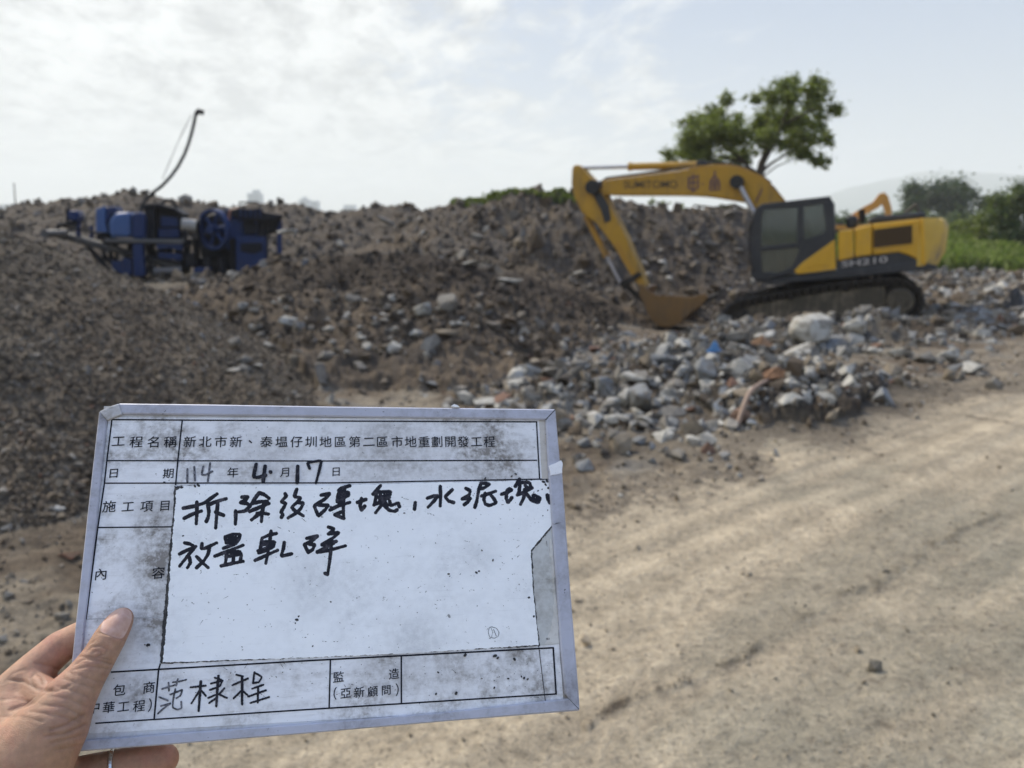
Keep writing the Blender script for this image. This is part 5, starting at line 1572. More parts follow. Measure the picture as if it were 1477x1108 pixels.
def flat(name, px_pts, h0, h1, mat, parent=board, bevel=0.0):
    """outline in photo pixels lying on the board between heights h0 and h1"""
    m = MB()
    base_ = bpts(px_pts, h1)
    back = base_.copy(); back[:, 2] = h0
    m.prism([tuple(q) for q in base_], [tuple(q) for q in back])
    return m.build(name, mat, parent, bevel=bevel)
def ragged(pts, step, amp, seed, sides=None):
    r_ = np.random.default_rng(seed)
    out = []
    for i in range(len(pts)):
        a, b = np.array(pts[i], float), np.array(pts[(i + 1) % len(pts)], float)
        am = amp if sides is None else sides[i]
        L = np.linalg.norm(b - a)
        k = max(1, int(L / step))
        nn_ = np.array((-(b - a)[1], (b - a)[0])) / L
        for j in range(k):
            t_ = j / k
            q = a + (b - a) * t_
            if j and am: q = q + nn_ * am * (float(pnoise(np.array([j * .37 + seed]), np.array([i + .5]))[0]) * 1.6 + r_.normal() * .35)
            out.append(tuple(q))
    return out
inner = [(162, 604.5), (787, 605), (821, 1006), (135, 1061)]
flat('backing_panel', [(150, 586), (799, 594), (833, 1021), (98, 1080)], -0.0045, 0.0, M_panel)
# rails with mitred corners and a cut top left corner
def rail(name, outer, inn, label=None):
    m = MB()
    hi = 0.0024
    o_, i_ = bpts(outer, hi), bpts(inn, hi)
    o_b, i_b = o_.copy(), i_.copy()
    o_b[:, 2] = -0.0075; i_b[:, 2] = 0.0002
    n_ = len(outer)
    # cross section: inner foot, inner top, outer top, outer bottom
    ch = o_ + (i_ - o_) * 0.12; ch2 = o_ + 0.0
    ch2[:, 2] = hi - 0.0009
    loops = [i_b, i_ + (0, 0, -0.0006), i_ + (o_ - i_) * 0.12 + 0, ch, ch2, o_b]
    vs = [tuple(q) for L in loops for q in L]
    fs = []
    for r in range(len(loops)):
        r2 = (r + 1) % len(loops)
        for j in range(n_ - 1):
            fs.append((r * n_ + j, r * n_ + j + 1, r2 * n_ + j + 1, r2 * n_ + j))
    fs.append([r * n_ for r in range(len(loops))]); fs.append([r * n_ + n_ - 1 for r in range(len(loops))][::-1])
    m.add(vs, fs)
    return m.build(name, M_rail, board)
TL1, TL2 = (142.5, 593.5), (172, 581.5)
rail('frame_rail', [TL2, (300, 583), (480, 586.0), (640, 588.0), (801, 590.0)], [(177, 597), (300, 598.5), (480, 601), (640, 603), (787, 605.3)])
rail('frame_rail', [(801.4, 590.6), (808, 665)], [(787.2, 605.8), (791, 680)])
rail('frame_rail', [(810.3, 666), (823, 850), (830, 935), (836, 1010), (836.5, 1024)], [(791.2, 681), (803, 850), (808.5, 930), (815, 1000), (820, 1007)])
rail('frame_rail', [(836.2, 1025.2), (640, 1041), (440, 1058.5), (261, 1073), (90, 1086)], [(820, 1007.6), (640, 1027.5), (440, 1044.5), (261, 1057), (108, 1069)])
rail('frame_rail', [(90, 1085), (108, 908), (126, 740), TL1], [(107, 1068), (122, 900), (140, 745), (154, 607)])
m = MB()
cpts = [TL1, (156, 586.5), TL2, (177, 597), (154, 607)]
f = bpts(cpts, 0.0023); g_ = f.copy(); g_[:, 2] = -0.0075
m.prism([tuple(q) for q in f], [tuple(q) for q in g_]); m.build('corner_cap', M_panel, board, bevel=0.0008)
m = MB()      # open mitre joint top right and the chipped step on the right rail
f = bpts([(800.5, 590.2), (801.6, 591), (787.6, 606), (786.5, 605.2)], 0.00248); g_ = f.copy(); g_[:, 2] = 0.0020
m.prism([tuple(q) for q in f], [tuple(q) for q in g_]); m.build('mitre_gap', M_tape, board)
flat('rail_chip', ragged([(792, 672), (809.5, 664), (811.5, 668), (811, 682), (794, 686)], 3, 0.5, 4), 0.002, 0.0031, sheet_mat('chip', (.85, .85, .88), (.4, .38, .36), .5))
flat('scratch', [(797, 757.5), (803, 754.3), (810, 753.8), (803, 755.6)], 0.0024, 0.00255, M_tape)
flat('scratch', ragged([(660, 584.6), (655, 583), (651, 585.4), (656, 587.2), (663, 587.0)], 3, .4, 3), 0.0005, 0.0032, sheet_mat('paste_blob', (.9, .9, .9), (.6, .6, .6), .3))

# printed form
flat('printed_sheet', ragged([(156.5, 602), (785.5, 604), (794, 757), (812, 1003), (812, 1019), (133, 1058), (112, 1052), (119, 893)], 9, 0.25, 2), 0.0, 0.0003, M_print)
# bare strips along the right edge and the seam at the left
strip_m = sheet_mat('bare_strip', (0.58, 0.59, 0.58), (0.22, 0.20, 0.17), 1.0, (), 0.7)
flat('bare_strip', ragged([(777.5, 603.8), (786, 604.3), (792.5, 690.5), (781.8, 691)], 6, 0.3, 8), 0.0003, 0.0006, sheet_mat('worn_strip', (0.55, 0.52, 0.48), (0.23, 0.19, 0.15), 0.9, (), .6))
flat('bare_strip', ragged([(798, 757), (803, 850), (808, 929), (778, 931), (768.6, 850), (766, 795)], 6, 0.3, 9), 0.0003, 0.0006, strip_m)
flat('peeled_glue', ragged([(794, 776), (797.5, 790), (799, 815), (800.5, 845), (804, 885), (806.5, 928), (786, 929), (795, 905), (799.5, 870), (797.5, 845), (795.5, 815), (793, 790)], 3, 0.9, 12), 0.0006, 0.0009, sheet_mat('glue', (.66, .65, .62), (.25, .22, .18), 0.9, (), .8))
flat('sheet_seam', [(124.5, 892.6), (180, 891.2), (235, 889.8), (235, 891), (180, 892.4), (124.5, 893.8)], 0.0003, 0.00042, sheet_mat('seam', (.42, .43, .45), (.2, .2, .2), .6))
def ln(p, q, wpx=1.9, name='table_line', h=0.00045, mat=None):
    p, q = np.array(p, float), np.array(q, float)
    d = (q - p) / np.linalg.norm(q - p)
    nn_ = np.array((-d[1], d[0])) * wpx / 2
    return flat(name, [p - nn_, q - nn_, q + nn_, p + nn_], 0.0003, h, mat or M_line)
K = 0
for p, q, w_ in [((160.5, 605.3), (480, 607.4), 1.9), ((480, 607.4), (775, 608.6), 1.9), ((154, 664.5), (480, 665), 1.8), ((480, 665), (774.8, 664), 1.8),
                 ((150.2, 697), (480, 696.6), 1.9), ((480, 696.6), (790, 691), 1.9), ((141, 761), (247, 760), 1.9), ((160, 969.6), (440, 953.3), 2.4), ((440, 953.3), (799, 934.4), 2.4),
                 ((137.4, 1043.4), (440, 1023.8), 2.2), ((440, 1023.8), (803.2, 1001), 2.2)]:
    ln(p, q, w_)
for p, q, w_ in [((161.4, 604.8), (154, 665), 2.0), ((154, 665), (150.5, 697.5), 2.0), ((150.5, 697.5), (141, 761), 2.0), ((141, 761), (124, 893.5), 2.0), ((262.7, 607), (256.4, 665), 2.0), ((256.4, 665), (253.2, 700), 2.0),
                 ((231.4, 957), (228.7, 966), 2.2), ((228.7, 966), (222.1, 1039), 2.4), ((476.6, 952), (474.7, 1022.3), 2.2), ((578.8, 947), (579, 1016), 2.2),
                 ((798, 934), (802.3, 1001.6), 2.4), ((773.9, 608.2), (778.4, 691.5), 1.9)]:
    ln(p, q, w_, h=0.00052)
ln((777, 931), (787.5, 1018), 0.9, 'crack_line', 0.00058, M_tape); ln((787.5, 1018), (796, 1024), 1.2, 'crack_line', 0.00055, M_tape)

def chars(items, name, shear=0.06, h=0.00055, thick=1.0):
    m = MB()
    for ch, px, py, sz in items:
        v, f = text_mesh(ch, 1.03, 0.0)
        if ch in '（）':
            v = v * (1.0, 1.15, 1)
        cx0 = (v[:, 0].min() + v[:, 0].max()) / 2
        cy0 = (v[:, 1].min() + v[:, 1].max()) / 2
        c = bpt(px, py, h)
        k = sz / F * bdepth(px, py)
        vv = np.zeros_like(v)
        vv[:, 0] = c[0] + (v[:, 0] - cx0) * k
        vv[:, 1] = c[1] + (v[:, 1] - cy0 + (v[:, 0] - cx0) * shear) * k * 0.97
        vv[:, 2] = h
        m.add(vv, f)
    # a heavier brush: the same print laid down again a hair to the side
    v0_, f0_ = list(m.v), [list(q) for q in m.f]
    for dx_, dy_ in ((0.00009, 0.0), (0.00004, 0.00008)):
        h += 0.00002
        m.add([(a + dx_, b + dy_, h) for a, b, c in v0_], f0_)
    o_ = m.build(name, M_line, board)
    o_['kind'] = 'stuff'
    return o_
chars([('工', 170.7, 636.6, 18), ('程', 196.4, 637.6, 18), ('名', 220.8, 637.6, 18), ('稱', 245.7, 637.6, 18)], 'printed_lettering')
row = list(zip('新北市新、泰塭仔圳地區第二區市地重劃開發工程', [273.7, 296, 318.4, 340.3, 361, 384.2, 406, 427.6, 448.4, 469.5, 490.8, 511.4, 532, 551.5, 572.7, 592.2, 611.5, 630, 649.6, 668, 687.3, 705.7]))
chars([(c, x, 637.3 if c != '二' else 637.5, 17.5) for c, x in row], 'printed_lettering')
chars([('日', 163.9, 683, 15.5), ('期', 242.6, 683, 15.5), ('年', 335.8, 681.5, 16), ('月', 410.4, 681.5, 15), ('日', 484.7, 680.7, 14.5)], 'printed_lettering')
chars([('施', 157.4, 730.7, 18), ('工', 184.5, 731, 17), ('項', 211.5, 730.7, 17.5), ('目', 237.8, 729.7, 16.5)], 'printed_lettering')
chars([('內', 145.4, 828.5, 17.5), ('容', 228.4, 826.4, 18)], 'printed_lettering')
chars([('承', 130, 998, 17), ('包', 172, 995.2, 17), ('商', 214.8, 991.7, 17)], 'printed_lettering')
chars([('中', 135.4, 1021, 17), ('華', 156.7, 1020.5, 16.5), ('工', 178, 1019.5, 16.5), ('程', 200.4, 1018.5, 16.5), ('）', 216.3, 1017, 16.5)], 'printed_lettering')
chars([('監', 488.2, 976.3, 16), ('造', 568.3, 972, 15.5)], 'printed_lettering')
chars([('（', 483.3, 1000.4, 15.5), ('亞', 498.5, 1000, 15.5), ('新', 518, 998.5, 15.5), ('顧', 537.5, 997.5, 15.5), ('問', 557, 995.8, 14.5), ('）', 572.7, 994.8, 15.5)], 'printed_lettering')

# glued writing sheet: black torn tape shows round it
flat('black_edge', ragged([(251, 701), (480, 701.5), (640, 697), (796, 692.5), (799.8, 757), (767.6, 795), (770.0, 850), (778.8, 932), (770, 932.3), (500, 946.5), (233, 957.5), (230.5, 955), (236.5, 880), (245, 790), (250, 730)], 1.8, 0.6, 21), 0.0003, 0.00075, M_tape)
flat('writing_sheet', ragged([(254, 702), (300, 699.5), (480, 700.5), (640, 696), (791, 692.6), (797, 720), (798, 755), (765.5, 794), (768.6, 850), (777.2, 930.2), (600, 942), (440, 948.6), (234.5, 955.5), (238.5, 920), (243.5, 850), (248.5, 780), (253, 730)], 1.6, 0.42, 23,
     [.25, .2, .25, .25, .5, .4, .4, .3, .3, .5, .5, .5, .7, .7, .7, .7, .6]), 0.0003, 0.0010, M_write)

def ink(name, strokes, mat, h, noise=0.45, step=0.42, seed=1):
    """handwriting: the outline of all strokes together, as one flat layer of ink"""
    allp = np.array([p for st, r in strokes for p in st])
    rm = max(r for st, r in strokes) + 2
    x0, y0 = allp.min(0) - rm; x1, y1 = allp.max(0) + rm
    nx, ny = int((x1 - x0) / step) + 2, int((y1 - y0) / step) + 2
    S_ = np.full((ny, nx), 9.0)
    X = x0 + np.arange(nx) * step; Yg = y0 + np.arange(ny) * step
    for st, r in strokes:
        # smooth the polyline
        P_ = np.array(st, float)
        if len(P_) > 2:
            Q = [P_[0]]
            for i in range(1, len(P_) - 1):
                a, b, c = P_[i - 1], P_[i], P_[i + 1]
                for t_ in (0.25, 0.5, 0.75):
                    s0 = b + (a - b) * 0.33; s1 = b + (c - b) * 0.33
                    Q.append((1 - t_) ** 2 * s0 + 2 * t_ * (1 - t_) * b + t_ * t_ * s1)
            Q.append(P_[-1]); P_ = np.array(Q)
        for i in range(len(P_) - 1):
            a, b = P_[i], P_[i + 1]
            lo, hi_ = np.minimum(a, b) - r - 2, np.maximum(a, b) + r + 2
            i0, i1 = max(0, int((lo[0] - x0) / step)), min(nx, int((hi_[0] - x0) / step) + 2)
            j0, j1 = max(0, int((lo[1] - y0) / step)), min(ny, int((hi_[1] - y0) / step) + 2)
            GX, GY = np.meshgrid(X[i0:i1], Yg[j0:j1])
            v = b - a; L2_ = max(v @ v, 1e-6)
            t_ = np.clip(((GX - a[0]) * v[0] + (GY - a[1]) * v[1]) / L2_, 0, 1)
            rr_ = r * (0.92 + 0.10 * np.sin(t_ * 2.5 + i))
            d = np.hypot(GX - a[0] - t_ * v[0], GY - a[1] - t_ * v[1]) - rr_
            S_[j0:j1, i0:i1] = np.minimum(S_[j0:j1, i0:i1], d)
    GX, GY = np.meshgrid(X, Yg)
    S_ = S_ + noise * fbm(GX * 0.45 + seed * 10, GY * 0.45, 2, seed)
    ins = S_ < 0
    vs, fs, vid = [], [], {}
    def V(k, x, y):
        if k not in vid:
            vid[k] = len(vs); vs.append((x, y))
        return vid[k]
    full = ins[:-1, :-1] & ins[:-1, 1:] & ins[1:, 1:] & ins[1:, :-1]
    anyi = ins[:-1, :-1] | ins[:-1, 1:] | ins[1:, 1:] | ins[1:, :-1]
    for j in range(ny - 1):
        row_ = np.where(full[j])[0]
        if len(row_):
            br = np.where(np.diff(row_) > 1)[0]
            st_ = np.concatenate(([row_[0]], row_[br + 1])); en = np.concatenate((row_[br], [row_[-1]]))
            for a, b in zip(st_, en):
                b += 1
                fs.append((V((a, j, 0), X[a], Yg[j]), V((b, j, 0), X[b], Yg[j]), V((b, j + 1, 0), X[b], Yg[j + 1]), V((a, j + 1, 0), X[a], Yg[j + 1])))
        for i in np.where(anyi[j] & ~full[j])[0]:
            cs = [(i, j), (i + 1, j), (i + 1, j + 1), (i, j + 1)]
            poly = []
            for q in range(4):
                (a, b), (c, d) = cs[q], cs[(q + 1) % 4]
                s0, s1 = S_[b, a], S_[d, c]
                if s0 < 0: poly.append(V((a, b, 0), X[a], Yg[b]))
                if (s0 < 0) != (s1 < 0):
                    t_ = s0 / (s0 - s1)
                    k_ = (min(a, c), min(b, d), 1 if b == d else 2)
                    poly.append(V(k_, X[a] + (X[c] - X[a]) * t_, Yg[b] + (Yg[d] - Yg[b]) * t_))
            if len(poly) > 2: fs.append(poly)
    m = MB()
    m.add(bpts(np.array(vs), h), fs)
    return m.build(name, mat, board)
def cr_(ox, oy, s_, strokes, r):
    return [([(ox + a / s_, oy + b / s_) for a, b in st], (r if not isinstance(st[-1], float) else st[-1]) / s_) for st in strokes]
S1 = 9.847
INK = {}
INK['拆除'] = cr_(255, 690, S1, [[(92, 425), (240, 398), (400, 350), (490, 280), (572, 222)], [(285, 340), (285, 500), (275, 645)], [(105, 568), (230, 505), (350, 465)], [(440, 375), (458, 470), (445, 560), (420, 612)],
    [(440, 380), (560, 330), (702, 290)], [(582, 350), (568, 500), (552, 705)], [(552, 480), (662, 525)],
    [(925, 268), (1012, 262), (990, 300), (910, 345)], [(910, 345), (1005, 360), (1030, 390)], [(1170, 205), (1100, 300), (1045, 390), (975, 465), (880, 478)], [(835, 465), (838, 560), (832, 648)],
    [(1170, 205), (1245, 232), (1312, 285)], [(1080, 355), (1180, 332), (1285, 325)], [(1035, 470), (1180, 410), (1310, 358)], [(1240, 340), (1212, 480), (1202, 612)], [(1140, 500), (1220, 495), (1300, 508)], [(1185, 490), (1120, 545), (1062, 590)]], 29)
INK['後磚'] = cr_(395, 685, S1, [[(160, 270), (180, 300), (100, 383), (168, 405), (150, 450), (98, 528), (132, 565), (108, 602)], [(325, 207), (285, 312), (380, 322), (350, 375), (250, 458), (290, 505), (418, 583)],
    [(340, 395), (420, 398), (385, 480), (300, 555), (202, 612)], [(672, 288), (803, 262), (740, 335), (568, 440), (600, 510), (628, 570)], [(640, 432), (782, 428), (725, 500), (640, 578)],
    [(1078, 155), (930, 198), (908, 300), (902, 380)], [(920, 220), (1000, 200)], [(925, 270), (1060, 245), (1065, 290), (1010, 310)], [(905, 350), (1010, 315)], [(925, 400), (985, 330)], [(940, 230), (960, 400)], [(1005, 180), (985, 400), (990, 605)],
    [(798, 500), (900, 445), (1078, 392)], [(868, 565), (960, 528)], [(866, 567), (992, 618)], [(1185, 392), (1305, 350)], [(1245, 337), (1222, 440), (1240, 508), (1290, 445)]], 28)
INK['塊，水'] = cr_(505, 685, S1, [[(430, 155), (325, 275)], [(372, 250), (580, 235), (570, 290), (420, 325)], [(375, 260), (362, 350), (340, 430)], [(340, 428), (460, 370), (560, 320)], [(490, 290), (440, 440), (362, 538)],
    [(475, 430), (560, 508), (635, 520), (665, 498)], [(560, 370), (575, 440), (685, 395), (700, 452)], [(400, 320), (550, 290)], [(470, 340), (530, 440)], [(430, 240), (420, 400)], [(925, 395), (915, 488)],
    [(1280, 165), (1285, 300), (1280, 442)], [(1098, 332), (1195, 298), (1250, 292), (1190, 375), (1108, 458)], [(1450, 212), (1345, 312), (1398, 375), (1470, 393)]], 27)
INK['泥塊'] = cr_(650, 680, S1, [[(215, 242), (278, 272), (268, 335), (170, 390)], [(165, 392), (288, 378), (252, 430), (195, 472)], [(435, 165), (400, 255), (372, 420), (345, 508)], [(440, 165), (560, 180), (470, 240), (400, 250)],
    [(490, 312), (470, 400), (488, 460), (545, 488), (652, 452), (610, 380), (565, 330)], [(440, 350), (540, 318), (638, 282)], [(722, 325), (810, 300), (872, 268), (835, 245), (800, 262), (788, 380), (812, 452), (868, 375)],
    [(978, 110), (920, 212)], [(975, 160), (1120, 155), (1145, 220), (1050, 260)], [(985, 190), (972, 290), (950, 330)], [(948, 335), (1060, 290), (1160, 235)], [(1050, 260), (1040, 380), (992, 468)],
    [(1080, 320), (1150, 415), (1240, 450), (1275, 380), (1175, 325), (1165, 400), (1230, 400)], [(1060, 200), (1110, 260)], [(1370, 335), (1380, 395), (1400, 440)], [(1375, 345), (1400, 350)], [(1395, 380), (1408, 445)]], 27)
INK['放量'] = cr_(250, 755, 12.31, [[(202, 347), (290, 365), (350, 395)], [(107, 545), (250, 472), (400, 410)], [(385, 420), (280, 545), (112, 758)], [(285, 600), (305, 700), (250, 788)],
    [(510, 360), (498, 450), (560, 445), (640, 408), (768, 347)], [(645, 420), (620, 545), (540, 670), (412, 788)], [(415, 592), (500, 680), (618, 788)],
    [(920, 240), (930, 290), (935, 345)], [(920, 245), (1060, 192), (1190, 190), (1160, 290), (1110, 360)], [(950, 300), (1110, 255)], [(950, 345), (1110, 300)], [(890, 442), (1080, 372)], [(737, 582), (980, 490), (1238, 388)],
    [(948, 500), (940, 600), (925, 700)], [(970, 510), (1180, 500), (1208, 545), (1190, 680)], [(1075, 510), (1062, 690)], [(955, 590), (1180, 545)], [(850, 755), (1050, 710), (1240, 675)]], 34)
INK['軋碎'] = cr_(360, 750, S1, [[(380, 193), (280, 212), (180, 258)], [(170, 312), (360, 310), (345, 360), (250, 400)], [(160, 352), (330, 340)], [(120, 440), (340, 372)], [(175, 270), (155, 400)], [(130, 468), (220, 440), (320, 395)],
    [(305, 160), (282, 350), (230, 618)], [(78, 575), (220, 512), (398, 430)], [(492, 320), (480, 420), (438, 522), (595, 482)], [(812, 262), (980, 222), (900, 292), (780, 350)], [(782, 360), (832, 462)],
    [(850, 345), (930, 350), (900, 420), (835, 460)], [(1120, 102), (1205, 128), (1120, 198)], [(1120, 200), (1280, 175), (1180, 262), (1030, 350)], [(1030, 358), (1230, 305)], [(1195, 330), (1100, 382), (960, 450)], [(960, 460), (1150, 428), (1362, 368)],
    [(1160, 370), (1142, 550), (1110, 770)], [(1105, 775), (1072, 760)]], 27)
for k_, (nm, st) in enumerate(INK.items()):
    ink('handwriting', st, M_ink, 0.00108, seed=k_ + 1)
G_ = 8.206
ink('signature', cr_(220, 955, G_, [[(110, 320), (200, 290), (280, 270)], [(190, 245), (195, 340)], [(240, 240), (320, 230), (400, 210)], [(300, 200), (280, 280)], [(80, 415), (180, 455)], [(100, 520), (210, 490)], [(65, 610), (130, 550), (210, 495)],
    [(210, 385), (350, 330)], [(350, 340), (330, 400), (280, 430)], [(270, 320), (245, 430), (235, 540), (290, 565), (345, 550), (340, 470)]], 11), M_faded, 0.0006, 0.5, 0.36, 7)
ink('signature', cr_(220, 955, G_, [[(450, 300), (630, 280)], [(560, 330), (510, 410), (460, 490)], [(580, 340), (630, 400)], [(735, 185), (830, 215), (800, 290), (680, 330)], [(690, 255), (830, 220)], [(850, 310), (790, 380)], [(660, 425), (740, 390), (770, 380)],
    [(670, 485), (750, 430)], [(790, 385), (880, 425)], [(990, 150), (1070, 170)], [(945, 275), (1130, 195)], [(1050, 340), (960, 430)], [(1070, 345), (1120, 385)], [(1205, 120), (1190, 250)], [(1205, 125), (1300, 175), (1260, 240), (1190, 250)],
    [(1180, 315), (1310, 270)], [(1130, 410), (1340, 335)], [(1250, 300), (1245, 480)], [(1160, 485), (1380, 415)]], 12.5)
    + cr_(220, 955, G_, [[(572, 230), (560, 400), (545, 578)], [(780, 165), (765, 350), (755, 522)], [(1060, 180), (1060, 350), (1060, 500)]], 17), M_ink, 0.0006, 0.5, 0.36, 8)
H_ = 6.03
ink('handwriting', cr_(255, 655, H_, [[(92, 130), (92, 240)], [(152, 112), (158, 230)], [(230, 110), (215, 182), (250, 183), (310, 150)], [(290, 80), (270, 235)]], 9.5), M_faded, 0.0006, 0.4, 0.36, 9)
ink('handwriting', cr_(255, 655, H_, [[(690, 90), (665, 200), (700, 205), (772, 185)], [(768, 105), (752, 235)], [(813, 155), (816, 157)], [(1052, 107), (1047, 248)]], 17) + cr_(255, 655, H_, [[(1155, 125), (1132, 75), (1262, 52), (1240, 140), (1210, 252)]], 13.5), M_ink, 0.0009, 0.4, 0.36, 10)
# stray marks, dots and dirt flecks
r_ = np.random.default_rng(31)
fl = []
for px, py, r in [(264, 773, 1.3), (428, 894, 2.2), (431, 889, 1.4), (426, 899, 1.0), (477, 731, 1.6), (583, 740, 1.3), (647, 828, 1.5), (687, 826, 1.8), (691, 824, 1.4), (695, 794, 1.2), (711, 808, 1.5), (760, 694, 1.6), (738, 687, 1.6), (744, 684, 1.6), (729, 692, 1.4),
                  (784, 695, 2.2), (789, 694, 2.0), (787, 699, 1.8), (792, 704, 2.4), (776, 708, 1.2), (770, 710, 0.9), (782, 706, .9), (783, 744, .9), (790, 736, .9), (700, 690, 1.6), (763, 862, 1.6), (770, 889, 1.6), (477, 868, 1.2), (451, 932, 1.2), (671, 945, 2.4), (714, 946, 2.6), (718, 949, 1.8), (742, 951, 2.2),
                  (733, 979, 1.5), (752, 976, 1.3), (756, 978, 1.8), (761, 980, 1.5), (713, 992, 1.6), (658, 1000, 2.4), (629, 1001, 1.6), (632, 970, 1.5), (240, 859, 2.0), (212, 931, 1.6), (214, 930, 2.2), (209, 930, 1.0), (237, 696, 1.5), (262, 703, 2), (256, 704, 3.0), (286, 700, 2.2), (281, 701, 2)]:
    a = r_.uniform(0, 3.14)
    fl.append(([(px - math.cos(a) * r * .5, py - math.sin(a) * r * .4), (px + math.cos(a) * r * .5, py + math.sin(a) * r * .4)], r * .8))
for _ in range(240):
    px = r_.uniform(245, 795); py = r_.uniform(702, 940) if r_.uniform() < .6 else r_.uniform(955, 1010)
    if px > 763 and py > 790 and py < 935: continue
    L_ = r_.uniform(.2, 1.6) if r_.uniform() < .8 else r_.uniform(2, 9); a = r_.normal(0, .6)
    fl.append(([(px, py), (px + L_ * math.cos(a), py + L_ * math.sin(a))], r_.uniform(.22, .55) if L_ < 2 else .2))
ink('dirt_fleck', fl, M_tape, 0.00112, 0.5, 0.30, 12)['kind'] = 'stuff'
ink('pencil_doodle', [([(706, 905), (704, 912), (706, 919), (713, 921), (719, 918), (720, 912), (716, 906), (709, 904), (706, 905)], .4), ([(708, 905), (711, 912), (709, 919)], .3), ([(712, 908), (716, 918)], .4)], M_faded, 0.00113, .2, .25, 13)

# ------------------------------------------------------------------ the hand
def hp(px, py, off, r):
    """point on the photo ray, 'off' metres behind the board's face (negative: in front)"""
    d = (bdepth(px, py) + off)
    return Vector(Wc(px, py, d)), r
CH = {
 'thumb': [(176, 892, -.0078, .0066), (170, 901, -.0088, .0080), (158, 921, -.0098, .0092), (145, 944, -.0108, .0094), (134, 961, -.0112, .0101), (120, 981, -.0118, .0112), (98, 1011, -.0125, .0142), (74, 1052, -.0120, .0188), (38, 1098, -.008, .0240), (-20, 1150, .002, .030)],
 'index': [(-40, 1062, .008, .0150), (8, 1010, .009, .0128), (48, 968, .0125, .0108), (86, 934, .0155, .0098), (128, 912, .0150, .0088), (176, 905, .0140, .0078)],
 'middle': [(-30, 1090, .012, .018), (30, 1050, .018, .0135), (90, 1000, .0185, .0105), (150, 975, .0165, .0092), (210, 968, .0150, .0080)],
 'ring': [(-20, 1120, .012, .018), (40, 1090, .018, .0135), (110, 1050, .0185, .0103), (170, 1035, .0170, .0092), (232, 1030, .0150, .0080)],
 'little': [(-10, 1160, .010, .020), (50, 1150, .016, .0140), (120, 1118, .017, .0108), (165, 1108, .0160, .0102), (200, 1101, .0150, .0100), (236, 1095, .0142, .0090)],
 'palm1': [(10, 1010, .009, .0125), (28, 1070, .002, .0200), (10, 1140, .004, .028)],
 'palm2': [(74, 1052, -.008, .018), (48, 1085, .004, .0215), (20, 1150, .008, .030)],
 'web': [(50, 990, .006, .0085), (66, 1010, .002, .0110), (84, 1030, -.004, .013)],
 'wrist': [(0, 1140, .006, .030), (-70, 1230, .012, .030), (-200, 1420, .03, .034), (-420, 1750, .06, .040)],
}
mb = MB()
def sphere_rows(c, r, m, n1=14, n2=10):
    vs = [tuple(Vector(c) + Vector((math.sin(math.pi * j / n2) * math.cos(2 * math.pi * i / n1), math.sin(math.pi * j / n2) * math.sin(2 * math.pi * i / n1), math.cos(math.pi * j / n2))) * r) for j in range(1, n2) for i in range(n1)]
    top_, bot_ = len(vs), len(vs) + 1
    vs += [tuple(Vector(c) + Vector((0, 0, r))), tuple(Vector(c) - Vector((0, 0, r)))]
    fs = [(j * n1 + i, (j + 1) * n1 + i, (j + 1) * n1 + (i + 1) % n1, j * n1 + (i + 1) % n1) for j in range(n2 - 2) for i in range(n1)]
    fs += [(top_, i, (i + 1) % n1) for i in range(n1)] + [(bot_, (n2 - 2) * n1 + (i + 1) % n1, (n2 - 2) * n1 + i) for i in range(n1)]
    m.add(vs, fs)
for nm, pts in CH.items():
    q = [hp(*p) for p in pts]
    for (a, ra), (b, rb) in zip(q[:-1], q[1:]):
        k = max(2, int((b - a).length / 0.0022))
        for j in range(k + 1):
            t_ = j / k
            sphere_rows(a.lerp(b, t_), ra + (rb - ra) * t_, mb)
me = bpy.data.meshes.new('tmp'); me.from_pydata([tuple(v) for v in mb.v], [], mb.f)
tmp = bpy.data.objects.new('tmp', me); COL.objects.link(tmp)
rm_ = tmp.modifiers.new('r', 'REMESH'); rm_.mode = 'VOXEL'; rm_.voxel_size = 0.00085
dg = bpy.context.evaluated_depsgraph_get()
ev = bpy.data.meshes.new_from_object(tmp.evaluated_get(dg))
bpy.data.objects.remove(tmp)
nv = len(ev.vertices)
co = np.empty(nv * 3, np.float32); ev.vertices.foreach_get('co', co); co = co.reshape(-1, 3).astype(np.float64)
ed = np.empty(len(ev.edges) * 2, np.int32); ev.edges.foreach_get('vertices', ed); ed = ed.reshape(-1, 2)
deg = np.bincount(ed.ravel(), minlength=nv)[:, None]
def smooth(co, it, lam=0.6):
    for _ in range(it):
        s_ = np.zeros_like(co)
        for k in range(3):
            s_[:, k] = np.bincount(ed[:, 0], co[ed[:, 1], k], nv) + np.bincount(ed[:, 1], co[ed[:, 0], k], nv)
        co = co + lam * (s_ / deg - co)
    return co
co = smooth(co, 22)
def normals(me_, co):
    me_.vertices.foreach_set('co', co.astype(np.float32).ravel()); me_.update()
    nn_ = np.empty(nv * 3, np.float32); me_.vertex_normals.foreach_get('vector', nn_)
    return nn_.reshape(-1, 3).astype(np.float64)
nr_ = normals(ev, co)
def project(co):
    q = co - (0, 0, CAMZ)
    zc = q[:, 1] * CP - q[:, 2] * SP
    yd = -(q[:, 1] * SP + q[:, 2] * CP)
    return 738.5 + F * q[:, 0] / zc, 554 + F * yd / zc, zc
px_, py_, zc_ = project(co)
view = co - (0, 0, CAMZ); view /= np.linalg.norm(view, axis=1)[:, None]
facing = np.clip(-(view * nr_).sum(1) * 1.6, 0, 1)
E8 = lambda L: [(a / 4.133, 840 + b / 4.133) for a, b in L]
